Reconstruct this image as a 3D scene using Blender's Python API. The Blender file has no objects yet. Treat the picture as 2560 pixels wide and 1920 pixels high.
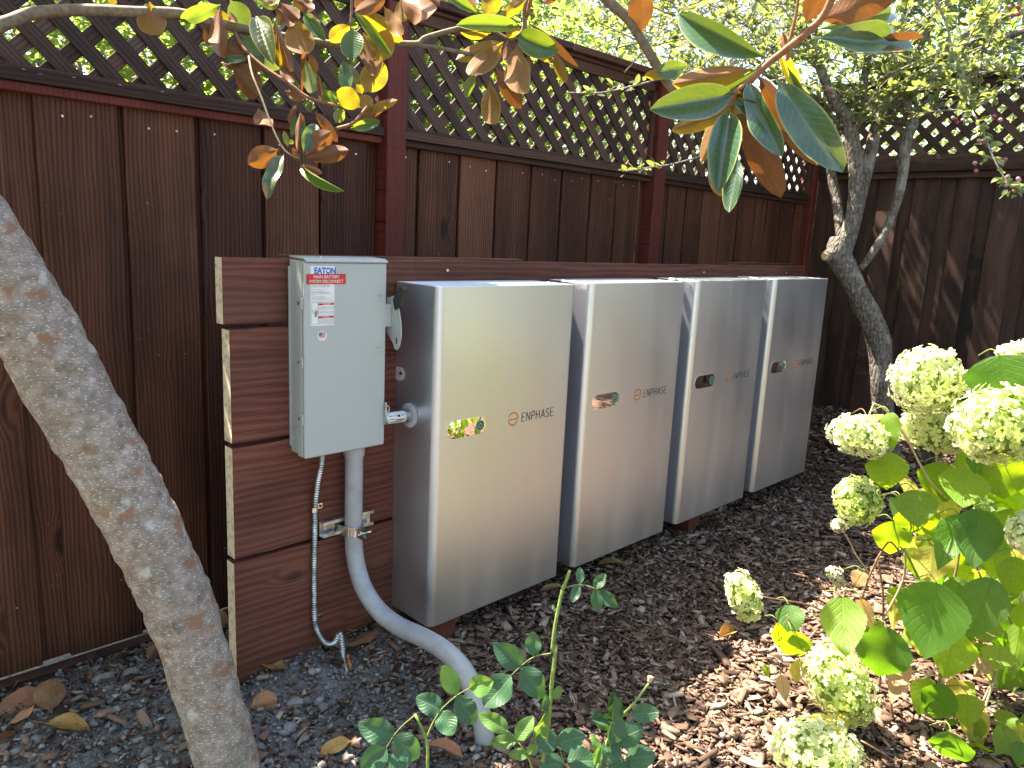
import bpy, math, random
import numpy as np
from mathutils import Vector, Matrix

random.seed(7); rng = np.random.default_rng(7)
SC = bpy.context.scene; COL = SC.collection
rad = math.radians
PI = math.pi

# ------------------------------------------------------------------ camera
CAM = np.array([-1.2778, -1.5554, 1.1179]); YAW, PIT, ROL = .7889, -.1922, .0478; FOC = 1894.4
def cam_axes():
    f = np.array([math.sin(YAW)*math.cos(PIT), math.cos(YAW)*math.cos(PIT), math.sin(PIT)])
    r0 = np.array([math.cos(YAW), -math.sin(YAW), 0]); u0 = np.cross(r0, f)
    return (math.cos(ROL)*r0+math.sin(ROL)*u0, -math.sin(ROL)*r0+math.cos(ROL)*u0, f)
CR, CU, CF = cam_axes()
cd = bpy.data.cameras.new('camera'); cam = bpy.data.objects.new('camera', cd); COL.objects.link(cam)
cd.sensor_width = 36; cd.lens = 36*FOC/2560; cd.clip_start = .02; cd.clip_end = 500
cam.matrix_world = Matrix(((CR[0], CU[0], -CF[0], CAM[0]), (CR[1], CU[1], -CF[1], CAM[1]), (CR[2], CU[2], -CF[2], CAM[2]), (0, 0, 0, 1)))
SC.camera = cam
# ------------------------------------------------------------------ world, sun, exposure
SUN = Vector((-.33, 1, 1.8)).normalized()
w = bpy.data.worlds.new('World'); SC.world = w; w.use_nodes = True
nt = w.node_tree; nt.nodes.clear()
sky = nt.nodes.new('ShaderNodeTexSky'); sky.sky_type = 'NISHITA'; sky.sun_disc = False
sky.sun_elevation = math.asin(SUN.z); sky.sun_rotation = math.atan2(SUN.x, SUN.y)
bg = nt.nodes.new('ShaderNodeBackground'); bg.inputs[1].default_value = .125
wo = nt.nodes.new('ShaderNodeOutputWorld')
nt.links.new(sky.outputs[0], bg.inputs[0]); nt.links.new(bg.outputs[0], wo.inputs[0])
sd = bpy.data.lights.new('sun', 'SUN'); sd.energy = 5.0; sd.angle = rad(.53); sd.color = (1, .95, .87)
so = bpy.data.objects.new('sun', sd); COL.objects.link(so)
so.rotation_euler = SUN.to_track_quat('Z', 'Y').to_euler()
SC.view_settings.view_transform = 'Standard'; SC.view_settings.look = 'None'
SC.view_settings.exposure = 2.5; SC.view_settings.gamma = 1
try: SC.view_settings.use_white_balance = True; SC.view_settings.white_balance_temperature = 7600; SC.view_settings.white_balance_tint = 10
except Exception: pass
SC.view_settings.use_curve_mapping = False
try:
    SC.cycles.max_bounces = 8; SC.cycles.diffuse_bounces = 4; SC.cycles.transmission_bounces = 6; SC.cycles.caustics_reflective = False
except Exception: pass

# ------------------------------------------------------------------ placing helpers
K = 2560/2212.
def at(u, v, d):
    """world point seen at (u, v) of the 2212 px wide photograph at forward distance d metres"""
    x = (u*K-1280)/FOC; y = (v*K-960)/FOC
    return Vector(CAM+d*(CF+x*CR-y*CU))
def hit(u, v, axis, val):
    x = (u*K-1280)/FOC; y = (v*K-960)/FOC
    dr = CF+x*CR-y*CU; t = (val-CAM[axis])/dr[axis]
    return Vector(CAM+t*dr)
def Z1(a): return (a[0]/2.976, a[1]/2.976)
def Z2(a): return (734.5+a[0]/2.976, a[1]/2.976)
def Z3(a): return (1469+a[0]/2.976, a[1]/2.976)
def ZC(a): return (734.5+a[0]/2.976, 1106+a[1]/2.976)
def ZB(a): return (1469+a[0]/2.976, 1106+a[1]/2.976)
def ZM(a): return (1469+a[0]/2.976, 553+a[1]/2.976)
def ZS(a): return (414.7+a[0]/3.999, a[1]/3.999)     # detail of the left magnolia sprays
def ZK(a): return (907.3+a[0]/3.657, a[1]/3.657)     # detail of the middle spray
def ZT(a): return (1771.4+a[0]/3.556, a[1]/3.556)    # detail of the crabapple

def sstep(a, b, x):
    t = np.clip((x-a)/(b-a), 0, 1); return t*t*(3-2*t)
def gh(x, y):
    x = np.asarray(x, float); y = np.asarray(y, float)
    z = -.095-.045*sstep(.3, .7, y)*(1-sstep(.2, 1.2, x))
    z = z+.05*np.exp(-((x+.25)/.45)**2-((y-.2)/.16)**2)
    z = z+.19*sstep(2.5, 3.7, x)*sstep(-1.6, 0, y)
    z = z+.006*np.sin(x*7.1+1.3*np.sin(y*5))+.005*np.sin(y*9.7+x*3.1)+.003*np.sin(x*23+y*17)
    return z

# ------------------------------------------------------------------ node helper
class NT:
    def __init__(s, name):
        s.m = bpy.data.materials.new(name); s.m.use_nodes = True; s.t = s.m.node_tree; s.t.nodes.clear()
        s.out = s.t.nodes.new('ShaderNodeOutputMaterial')
    def n(s, typ, ins=None, **kw):
        nd = s.t.nodes.new('ShaderNode'+typ)
        for k, v in kw.items(): setattr(nd, k, v)
        for k, v in (ins or {}).items():
            if isinstance(v, bpy.types.NodeSocket): s.t.links.new(v, nd.inputs[k])
            else: nd.inputs[k].default_value = v
        return nd
    def ramp(s, fac, stops):
        nd = s.t.nodes.new('ShaderNodeValToRGB'); e = nd.color_ramp.elements
        while len(e) < len(stops): e.new(.5)
        for i, (p, c) in enumerate(stops):
            e[i].position = p; e[i].color = (c, c, c, 1) if not isinstance(c, (tuple, list)) else (*c, 1)
        s.t.links.new(fac, nd.inputs[0]); return nd.outputs[0]
    def mix(s, f, a, b, mode='MIX'):
        nd = s.t.nodes.new('ShaderNodeMix'); nd.data_type = 'RGBA'; nd.blend_type = mode
        for i, v in ((0, f), (6, a), (7, b)):
            if isinstance(v, bpy.types.NodeSocket): s.t.links.new(v, nd.inputs[i])
            else: nd.inputs[i].default_value = v if i == 0 else (*v[:3], 1)
        return nd.outputs[2]
    def math(s, op, a, b=0., c=0.):
        nd = s.t.nodes.new('ShaderNodeMath'); nd.operation = op
        for i, v in enumerate((a, b, c)):
            if isinstance(v, bpy.types.NodeSocket): s.t.links.new(v, nd.inputs[i])
            else: nd.inputs[i].default_value = v
        return nd.outputs[0]
    def mapping(s, vec, scale=(1, 1, 1), loc=(0, 0, 0), rot=(0, 0, 0)):
        return s.n('Mapping', {'Vector': vec, 'Scale': scale, 'Location': loc, 'Rotation': rot}).outputs[0]
    def noise(s, vec, scale, detail=4, rough=.55, dist=0):
        return s.n('TexNoise', {'Vector': vec, 'Scale': scale, 'Detail': detail, 'Roughness': rough, 'Distortion': dist}).outputs[0]
    def vor(s, vec, scale, feature='F1', out=0, rnd=1.):
        return s.n('TexVoronoi', {'Vector': vec, 'Scale': scale, 'Randomness': rnd}, feature=feature).outputs[out]
    def bump(s, h, strength, dist=.002, normal=None):
        ins = {'Height': h, 'Strength': strength, 'Distance': dist}
        if normal is not None: ins['Normal'] = normal
        return s.n('Bump', ins).outputs[0]
    def princ(s, link=True, **ins):
        d = {k.replace('_', ' '): v for k, v in ins.items()}
        for k, v in list(d.items()):
            if isinstance(v, tuple) and len(v) == 3: d[k] = (*v, 1)
        nd = s.n('BsdfPrincipled', d)
        if link: s.t.links.new(nd.outputs[0], s.out.inputs[0])
        return nd.outputs[0]
    def surf(s, sh): s.t.links.new(sh, s.out.inputs[0])

M = {}
def mat_wood(name, dark, mid, light, axis='Z', grain=1., knots=True, rough=.75, fade=.0, fadecol=(.2, .15, .12), incised=False):
    t = NT(name); tc = t.n('TexCoord').outputs['Object']; oi = t.n('ObjectInfo').outputs['Random']
    off = t.n('CombineXYZ', {0: t.math('MULTIPLY', oi, 37.), 1: t.math('MULTIPLY', oi, 91.), 2: t.math('MULTIPLY', oi, 53.)}).outputs[0]
    v = t.n('VectorMath', {0: tc, 1: off}, operation='ADD').outputs[0]
    if axis == 'X': v = t.mapping(v, rot=(0, rad(90), 0))
    if axis == 'Y': v = t.mapping(v, rot=(rad(90), 0, 0))
    warp = t.noise(t.mapping(v, (5, 5, .9)), 1., 3)
    w2 = t.noise(t.mapping(v, (11, 11, 2.6)), 1., 2)
    # knots: points with swirling rings
    kd = t.vor(t.mapping(v, (5.2, 0, 2.1)), 1.)
    kmask = t.ramp(kd, [(0, 1.), (.055, .85), (.2, 0.)])
    sx = t.n('SeparateXYZ', {0: v}).outputs
    base = t.math('ADD', t.math('MULTIPLY', sx[0], 520.*grain), t.math('MULTIPLY', warp, 30.))
    base = t.math('ADD', base, t.math('MULTIPLY', w2, 10.))
    if knots: base = t.math('ADD', base, t.math('MULTIPLY', kmask, 14.))
    ring = t.math('SINE', base)
    fib = t.noise(t.mapping(v, (420*grain, 420*grain, 5)), 1., 3, .6)
    tone = t.noise(t.mapping(v, (9, 9, .7)), 1., 3, .6)
    g = t.math('ADD', t.math('MULTIPLY', ring, .27), t.math('MULTIPLY', t.math('SUBTRACT', fib, .5), 1.0))
    g = t.math('ADD', g, t.math('MULTIPLY', t.math('SUBTRACT', tone, .5), 1.7))
    g = t.math('ADD', t.math('MULTIPLY', g, .5), .5)
    g = t.math('ADD', g, t.math('MULTIPLY', t.math('SUBTRACT', oi, .5), .40))
    col = t.ramp(g, [(.12, dark), (.5, mid), (.9, light)])
    if knots:
        kcol = t.ramp(kd, [(0, .75), (.03, .25), (.06, .3), (.11, 1.)])
        col = t.mix(1., col, kcol, 'MULTIPLY')
    big = t.noise(t.mapping(v, (2.5, 2.5, 1.6)), 1., 4, .65)
    col = t.mix(t.math('MULTIPLY', t.ramp(big, [(.5, 0.), (.72, 1.)]), .45), col, (dark[0]*.7, dark[1]*.7, dark[2]*.8))
    # dust and webs specks
    sp = t.noise(t.mapping(v, (60, 60, 40)), 1., 2, .5)
    col = t.mix(t.ramp(sp, [(.74, 0.), (.8, .35)]), col, (.30, .25, .22))
    if fade: 
        fd = t.noise(t.mapping(v, (3, 3, 1.2)), 1., 5, .7)
        col = t.mix(t.math('MULTIPLY', t.ramp(fd, [(.4, 0.), (.7, 1.)]), fade), col, fadecol)
    if incised:
        ic = t.vor(t.mapping(tc, (95, 0, 28)), 1., rnd=.35); col = t.mix(t.ramp(ic, [(.10, .75), (.2, 0.)]), col, (.02, .005, .004))
    h = t.math('ADD', t.math('MULTIPLY', ring, .35), fib)
    t.princ(Base_Color=col, Roughness=t.ramp(fib, [(.3, rough+.1), (.7, rough-.12)]), Specular_IOR_Level=.3, Normal=t.bump(h, .55, .0012))
    M[name] = t.m; return t.m
mat_wood('stained redwood', (.018, .0055, .004), (.078, .0245, .0135), (.185, .070, .037))
mat_wood('stained post', (.065, .013, .011), (.115, .021, .017), (.165, .035, .026), knots=False, rough=.7, incised=True)
mat_wood('lattice wood', (.02, .012, .010), (.065, .036, .029), (.13, .078, .062), knots=False, rough=.8)
mat_wood('rail wood', (.018, .010, .008), (.055, .025, .018), (.11, .05, .036), axis='X')
mat_wood('rail wood y', (.018, .010, .008), (.055, .025, .018), (.11, .05, .036), axis='Y')
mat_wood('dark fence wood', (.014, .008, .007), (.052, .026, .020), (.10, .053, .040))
mat_wood('plank wood', (.03, .011, .008), (.125, .036, .025), (.22, .08, .055), axis='X', grain=.6, fade=.35, fadecol=(.13, .075, .05))
mat_wood('timber leg', (.04, .012, .008), (.11, .03, .02), (.18, .06, .04))
mat_wood('kick board', (.02, .014, .011), (.045, .034, .028), (.08, .065, .055), axis='X', knots=False)

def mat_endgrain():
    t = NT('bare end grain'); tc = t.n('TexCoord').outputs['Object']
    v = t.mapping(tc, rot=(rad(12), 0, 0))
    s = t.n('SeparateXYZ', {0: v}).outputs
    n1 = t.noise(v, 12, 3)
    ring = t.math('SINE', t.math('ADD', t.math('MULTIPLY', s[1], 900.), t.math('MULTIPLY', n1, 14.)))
    col = t.ramp(ring, [(.1, (.80, .70, .52)), (.9, (.60, .47, .30))])  # cream bare wood, paled further in place of sunlight on the ends
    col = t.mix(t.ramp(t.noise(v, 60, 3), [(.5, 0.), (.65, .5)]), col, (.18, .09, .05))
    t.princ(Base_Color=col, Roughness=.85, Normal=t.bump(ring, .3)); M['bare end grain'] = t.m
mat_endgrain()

def mat_metal_paint():
    t = NT('satin silver paint'); tc = t.n('TexCoord').outputs['Object']
    n1 = t.noise(tc, 900, 2); n2 = t.noise(t.mapping(tc, (3, 3, 1)), 2.2, 3)
    t.princ(Base_Color=(.70, .725, .785), Metallic=.94, Roughness=t.ramp(t.math('ADD', t.math('MULTIPLY', n2, .6), t.math('MULTIPLY', t.noise(t.mapping(tc, (9, 9, 1.2)), 1.5, 4, .6), .4)), [(.35, .35), (.65, .45)]), Specular_IOR_Level=.5)
    M['satin silver paint'] = t.m
mat_metal_paint()
def simple(name, col, rough=.5, metal=0., var=.06, scale=60, bump=0., spec=.5):
    t = NT(name); tc = t.n('TexCoord').outputs['Object']
    n = t.noise(tc, scale, 4)
    c = t.mix(t.ramp(n, [(.35, 0.), (.65, 1.)]), tuple(max(0, x*(1-var*2)) for x in col), tuple(min(1, x*(1+var)) for x in col))
    kw = dict(Base_Color=c, Roughness=rough, Metallic=metal, Specular_IOR_Level=spec)
    if bump: kw['Normal'] = t.bump(n, bump)
    t.princ(**kw); M[name] = t.m; return t.m
def mat_box():
    t = NT('grey enamel'); tc = t.n('TexCoord').outputs['Object']
    n1 = t.noise(tc, 22, 5, .65); n2 = t.noise(t.mapping(tc, (1, 1, .6)), 70, 3, .6)
    c = t.mix(t.ramp(n1, [(.5, 0.), (.75, .35)]), (.41, .44, .44), (.455, .47, .46))
    c = t.mix(t.ramp(n2, [(.66, 0.), (.74, .3)]), c, (.26, .28, .28))
    t.princ(Base_Color=c, Roughness=t.ramp(n1, [(.35, .33), (.7, .5)]), Specular_IOR_Level=.5); M['grey enamel'] = t.m
mat_box()
simple('galvanised steel', (.60, .62, .64), .33, .95, .25, 35)
simple('zinc clamp', (.72, .68, .62), .25, 1., .1, 60)
simple('grey conduit plastic', (.36, .37, .40), .33, 0., .06, 30, spec=.5)
simple('copper', (.50, .20, .12), .4, .9, .4, 60)
simple('black plastic', (.02, .022, .02), .45, 0., .1, 50)
simple('dark void', (.012, .012, .013), .8)
simple('white label', (.75, .75, .75), .5, 0., .03, 40)
simple('blue ink', (.02, .13, .48), .5); simple('red ink', (.58, .03, .03), .45, 0., .12, 90)
simple('white ink', (.8, .8, .8), .5, 0., .02); simple('grey ink', (.30, .31, .32), .6); simple('emboss shade grey', (.33, .36, .355), .6)
simple('dark grey ink', (.085, .09, .10), .5); simple('orange ink', (.55, .16, .05), .5)
simple('black ink', (.02, .02, .02), .5); simple('green enamel', (.006, .05, .025), .3)
simple('pale green ink', (.35, .62, .5), .4); simple('olive ink', (.2, .26, .1), .6)
simple('mirror chrome', (.92, .92, .9), .015, 1., 0., 5)
simple('pale plastic washer', (.55, .55, .60), .5)

def mat_chip(name, ramp, rough=.85):
    t = NT(name); a = t.n('Attribute', attribute_name='tone').outputs['Fac']
    tc = t.n('TexCoord').outputs['Object']
    n = t.noise(t.mapping(tc, (1, 1, 1)), 260, 3, .6)
    c = t.ramp(a, ramp)
    c = t.mix(t.ramp(n, [(.3, 0.), (.7, 1.)]), t.mix(1., c, (.6, .58, .56), 'MULTIPLY'), c)
    t.princ(Base_Color=c, Roughness=rough, Specular_IOR_Level=.25, Normal=t.bump(n, .5, .001)); M[name] = t.m
mat_chip('bark chip', [(0, (.03, .018, .014)), (.22, (.10, .058, .041)), (.5, (.235, .145, .105)), (.78, (.34, .235, .185)), (1, (.52, .42, .35))])
mat_chip('gravel', [(0, (.07, .064, .06)), (.4, (.21, .195, .188)), (.8, (.35, .33, .32)), (1, (.48, .46, .45))])
def mat_ground():
    t = NT('garden soil'); tc = t.n('TexCoord').outputs['Object']
    n = t.noise(tc, 70, 6, .7); n2 = t.noise(tc, 3, 4); x = t.n('SeparateXYZ', {0: tc}).outputs[0]
    f = t.ramp(t.math('ADD', t.math('MULTIPLY', x, 1.4), t.math('ADD', n2, .0)), [(.2, 0.), (.9, 1.)])
    g = t.ramp(n, [(.3, (.09, .083, .08)), (.7, (.26, .245, .24))]); b = t.ramp(n, [(.3, (.03, .018, .014)), (.5, (.11, .068, .052)), (.75, (.25, .17, .135))])
    t.princ(Base_Color=t.mix(f, g, b), Roughness=.95, Specular_IOR_Level=.1, Normal=t.bump(n, 1., .006)); M['garden soil'] = t.m
mat_ground()

def mat_leaf(name, top, under, trans, tf=.35, rough=.35, vein=.5, veincol=None, nv=9, coat=0., underrough=.8, blotch=None, bump=.4, edge=None, rib=.035, var=.35):
    """two sided leaf: own colour above and below, light passes through; midrib and side veins from the leaf's own UV"""
    t = NT(name); uv = t.n('UVMap').outputs[0]; s = t.n('SeparateXYZ', {0: uv}).outputs
    oi = t.n('ObjectInfo').outputs['Random']
    a = t.math('ABSOLUTE', t.math('SUBTRACT', s[1], .5))
    mid = t.ramp(a, [(0, 1.), (rib, .7), (rib*1.8, 0.)])
    vv = t.math('FRACT', t.math('SUBTRACT', t.math('MULTIPLY', s[0], float(nv)), t.math('MULTIPLY', a, 5.)))
    vv = t.math('ABSOLUTE', t.math('SUBTRACT', vv, .5))
    side = t.ramp(vv, [(0, 1.), (.07, .5), (.16, 0.)])
    veins = t.math('MAXIMUM', mid, t.math('MULTIPLY', side, .6))
    geo = t.n('NewGeometry'); bf = geo.outputs['Backfacing']
    tc = t.n('TexCoord').outputs['Object']; n1 = t.noise(uv, 9, 4); nf = t.noise(uv, 45, 3)
    def vr(c): 
        d = tuple(x*(1-var) for x in c); l = tuple(min(1, x*(1+var)) for x in c)
        return t.mix(t.math('ADD', t.math('MULTIPLY', t.math('SUBTRACT', oi, .5), .8), n1), d, l)
    ct, cu = vr(top), vr(under)
    vc = veincol or tuple(min(1, x*1.9+.02) for x in top)
    ct = t.mix(t.math('MULTIPLY', veins, vein), ct, vc)
    cu = t.mix(t.math('MULTIPLY', veins, vein*.6), cu, tuple(x*.55 for x in under))
    tr = t.mix(t.math('MULTIPLY', veins, vein), vr(trans), tuple(x*.6 for x in trans))
    if blotch:
        bm = t.ramp(t.noise(t.mapping(uv, loc=(0, 0, 0)), 5, 4, .7), [(.55, 0.), (.7, .8)])
        ct = t.mix(bm, ct, blotch); cu = t.mix(bm, cu, blotch); tr = t.mix(bm, tr, tuple(x*.7 for x in blotch))
    if edge:
        em = t.ramp(a, [(.44, 0.), (.48, 1.)]); ct = t.mix(em, ct, edge); cu = t.mix(em, cu, edge)
    col = t.mix(bf, ct, cu)
    rg = t.mix(bf, (rough,)*3, (underrough,)*3)
    nm = t.bump(t.math('ADD', t.math('MULTIPLY', veins, -1.), t.math('MULTIPLY', nf, .4)), bump, .001)
    p = t.princ(link=False, Base_Color=col, Roughness=rg, Specular_IOR_Level=.5, Coat_Weight=coat, Coat_Roughness=.15, Normal=nm)
    tl = t.n('BsdfTranslucent', {'Color': tr}).outputs[0]
    t.surf(t.n('MixShader', {0: tf, 1: p, 2: tl}).outputs[0]); M[name] = t.m
mat_leaf('magnolia leaf', (.035, .085, .035), (.235, .095, .028), (.62, .46, .02), .36, .27, .4, (.14, .2, .07), 11, .25, edge=(.30, .24, .08), rib=.02, var=.3)
mat_leaf('magnolia leaf shade', (.028, .075, .042), (.22, .085, .025), (.30, .42, .03), .13, .25, .5, (.12, .19, .08), 12, .6, edge=(.22, .24, .08), rib=.02, var=.25)  # shaded copy of the green leaf: darker, glossier, less light let through
mat_leaf('magnolia leaf brown', (.05, .09, .035), (.19, .072, .024), (.42, .15, .02), .16, .3, .35, (.14, .2, .07), 11, .2, rib=.02, var=.3)
mat_leaf('magnolia leaf green', (.03, .10, .038), (.16, .17, .05), (.34, .46, .03), .26, .25, .5, (.16, .26, .08), 11, .3, edge=(.25, .28, .08), rib=.02, var=.25)
mat_leaf('fallen leaf', (.24, .085, .032), (.31, .15, .075), (.4, .15, .03), .12, .45, .45, (.16, .06, .02), 10, .05, var=.45)
mat_leaf('fallen leaf ochre', (.42, .22, .05), (.30, .16, .06), (.5, .3, .04), .12, .4, .5, (.16, .06, .02), 9, .1, blotch=(.06, .025, .012), var=.3)
mat_leaf('hydrangea leaf', (.085, .18, .018), (.14, .23, .045), (.50, .74, .02), .52, .5, .45, (.22, .33, .07), 7, 0., bump=.9, rib=.018, var=.25)
mat_leaf('hydrangea leaf dark', (.045, .125, .018), (.09, .16, .035), (.24, .52, .02), .46, .5, .45, (.10, .2, .04), 7, 0., bump=.9, rib=.018, var=.2)
mat_leaf('hydrangea leaf yellow', (.42, .42, .05), (.45, .42, .10), (.85, .75, .10), .5, .55, .4, (.5, .45, .15), 7, 0., blotch=(.42, .26, .06), bump=.8, var=.15)
mat_leaf('dry leaf', (.42, .27, .13), (.40, .28, .16), (.6, .4, .16), .3, .8, .3, (.25, .14, .06), 7, 0., bump=1., var=.2)
mat_leaf('rose leaf', (.03, .095, .045), (.09, .15, .08), (.14, .34, .03), .18, .42, .45, (.09, .2, .07), 8, .06, bump=.7, rib=.03, var=.22)
mat_leaf('rose leaf light', (.08, .20, .045), (.14, .22, .08), (.40, .64, .06), .34, .42, .45, (.2, .33, .1), 8, .06, bump=.7, rib=.03, var=.2)  # paler rose leaf, mostly for leaflets whose sunlight is put into the colour
mat_leaf('crabapple leaf', (.14, .19, .09), (.20, .25, .14), (.52, .62, .14), .40, .28, .3, (.2, .26, .1), 6, .2, var=.45)
mat_leaf('screen leaf', (.06, .105, .035), (.10, .15, .06), (.44, .60, .10), .38, .4, .2, None, 6, .1, var=.5)
mat_leaf('screen leaf pale', (.22, .26, .17), (.27, .32, .2), (.58, .66, .32), .40, .4, .2, None, 6, .1, var=.5)
mat_leaf('hedge leaf', (.05, .10, .03), (.08, .13, .04), (.3, .45, .04), .3, .35, .2, None, 6, .1, var=.4)

def mat_petal():
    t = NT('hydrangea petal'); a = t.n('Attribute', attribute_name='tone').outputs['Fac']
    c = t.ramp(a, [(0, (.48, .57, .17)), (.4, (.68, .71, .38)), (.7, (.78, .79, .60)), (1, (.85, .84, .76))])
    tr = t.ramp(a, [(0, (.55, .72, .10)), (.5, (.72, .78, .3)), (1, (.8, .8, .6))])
    p = t.princ(link=False, Base_Color=c, Roughness=.6, Specular_IOR_Level=.3)
    t.surf(t.n('MixShader', {0: .35, 1: p, 2: t.n('BsdfTranslucent', {'Color': tr}).outputs[0]}).outputs[0]); M['hydrangea petal'] = t.m
mat_petal()
simple('dry floret', (.50, .42, .30), .8, 0., .2)
def mat_bark(name, kind):
    t = NT(name); tc = t.n('TexCoord').outputs['Object']
    if kind == 'magnolia':
        big = t.noise(tc, 9, 5, .6); md = t.noise(tc, 45, 5, .65)
        c = t.ramp(md, [(.25, (.12, .088, .074)), (.5, (.285, .222, .188)), (.78, (.48, .40, .345))])
        c = t.mix(t.ramp(big, [(.45, 0.), (.7, .55)]), c, (.24, .215, .165))
        ln = t.vor(t.mapping(tc, (80, 80, 300), rot=(0, rad(14), 0)), 1.)                # lenticels, wider than high
        c = t.mix(t.ramp(ln, [(.14, .95), (.2, .7), (.25, 0.)]), c, (.66, .60, .55))
        li = t.vor(t.n('VectorMath', {0: tc, 1: t.mapping(t.n('TexNoise', {'Vector': tc, 'Scale': 60.}).outputs[1], (.02, .02, .02))}, operation='ADD').outputs[0], 15.)
        c = t.mix(t.ramp(li, [(.10, .75), (.16, .5), (.22, 0.)]), c, (.50, .475, .44))
        orr = t.noise(t.mapping(tc, (1, 1, 1.7), loc=(3, 1, 7)), 13, 5, .6)
        c = t.mix(t.ramp(orr, [(.58, 0.), (.64, .85)]), c, (.27, .13, .07))
        c = t.mix(t.ramp(t.noise(t.mapping(tc, (1, 1, .6), loc=(5, 2, 1)), 6, 6, .7), [(.5, 0.), (.7, .5)]), c, (.12, .10, .095))
        hs = t.math('ADD', t.math('MULTIPLY', ln, -.7), t.math('ADD', md, t.noise(t.mapping(tc, (30, 30, 120)), 1., 3)))
        t.princ(Base_Color=c, Roughness=.85, Specular_IOR_Level=.25, Normal=t.bump(hs, .7, .003))
    elif kind == 'crab':
        cr = t.vor(t.mapping(tc, (55, 55, 16)), 1., 'DISTANCE_TO_EDGE'); md = t.noise(tc, 60, 5, .65); big = t.noise(tc, 11, 4)
        c = t.ramp(md, [(.3, (.07, .058, .05)), (.55, (.17, .145, .125)), (.75, (.34, .31, .28))])
        c = t.mix(t.ramp(cr, [(0, .6), (.07, 0.)]), c, (.025, .02, .018))
        c = t.mix(t.ramp(big, [(.52, 0.), (.68, .6)]), c, (.36, .34, .31))
        moss = t.noise(tc, 24, 4); c = t.mix(t.ramp(moss, [(.66, 0.), (.72, .6)]), c, (.09, .10, .03))
        t.princ(Base_Color=c, Roughness=.9, Specular_IOR_Level=.2, Normal=t.bump(t.math('ADD', t.ramp(cr, [(0, 0.), (.2, 1.)]), md), .9, .005))
    else:
        md = t.noise(tc, 90, 4, .6); c = t.ramp(md, [(.3, kind[0]), (.7, kind[1])])
        t.princ(Base_Color=c, Roughness=.75, Normal=t.bump(md, .4, .001))
    M[name] = t.m
mat_bark('magnolia bark', 'magnolia'); mat_bark('crabapple bark', 'crab')
mat_bark('magnolia twig', ((.10, .07, .045), (.24, .17, .11)))
mat_bark('magnolia shoot', ((.16, .055, .025), (.30, .13, .06)))
mat_bark('crabapple twig', ((.12, .095, .08), (.34, .30, .27)))
mat_bark('cane green', ((.10, .16, .03), (.22, .30, .07)))
mat_bark('cane brown', ((.12, .06, .035), (.28, .17, .10)))
mat_bark('cane straw', ((.30, .22, .13), (.52, .42, .28)))
simple('berry', (.30, .07, .09), .35, 0., .25, 300); simple('pale berry', (.42, .22, .24), .35, 0., .2, 300)
simple('cut wood', (.52, .34, .18), .8, 0., .15, 50)

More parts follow.
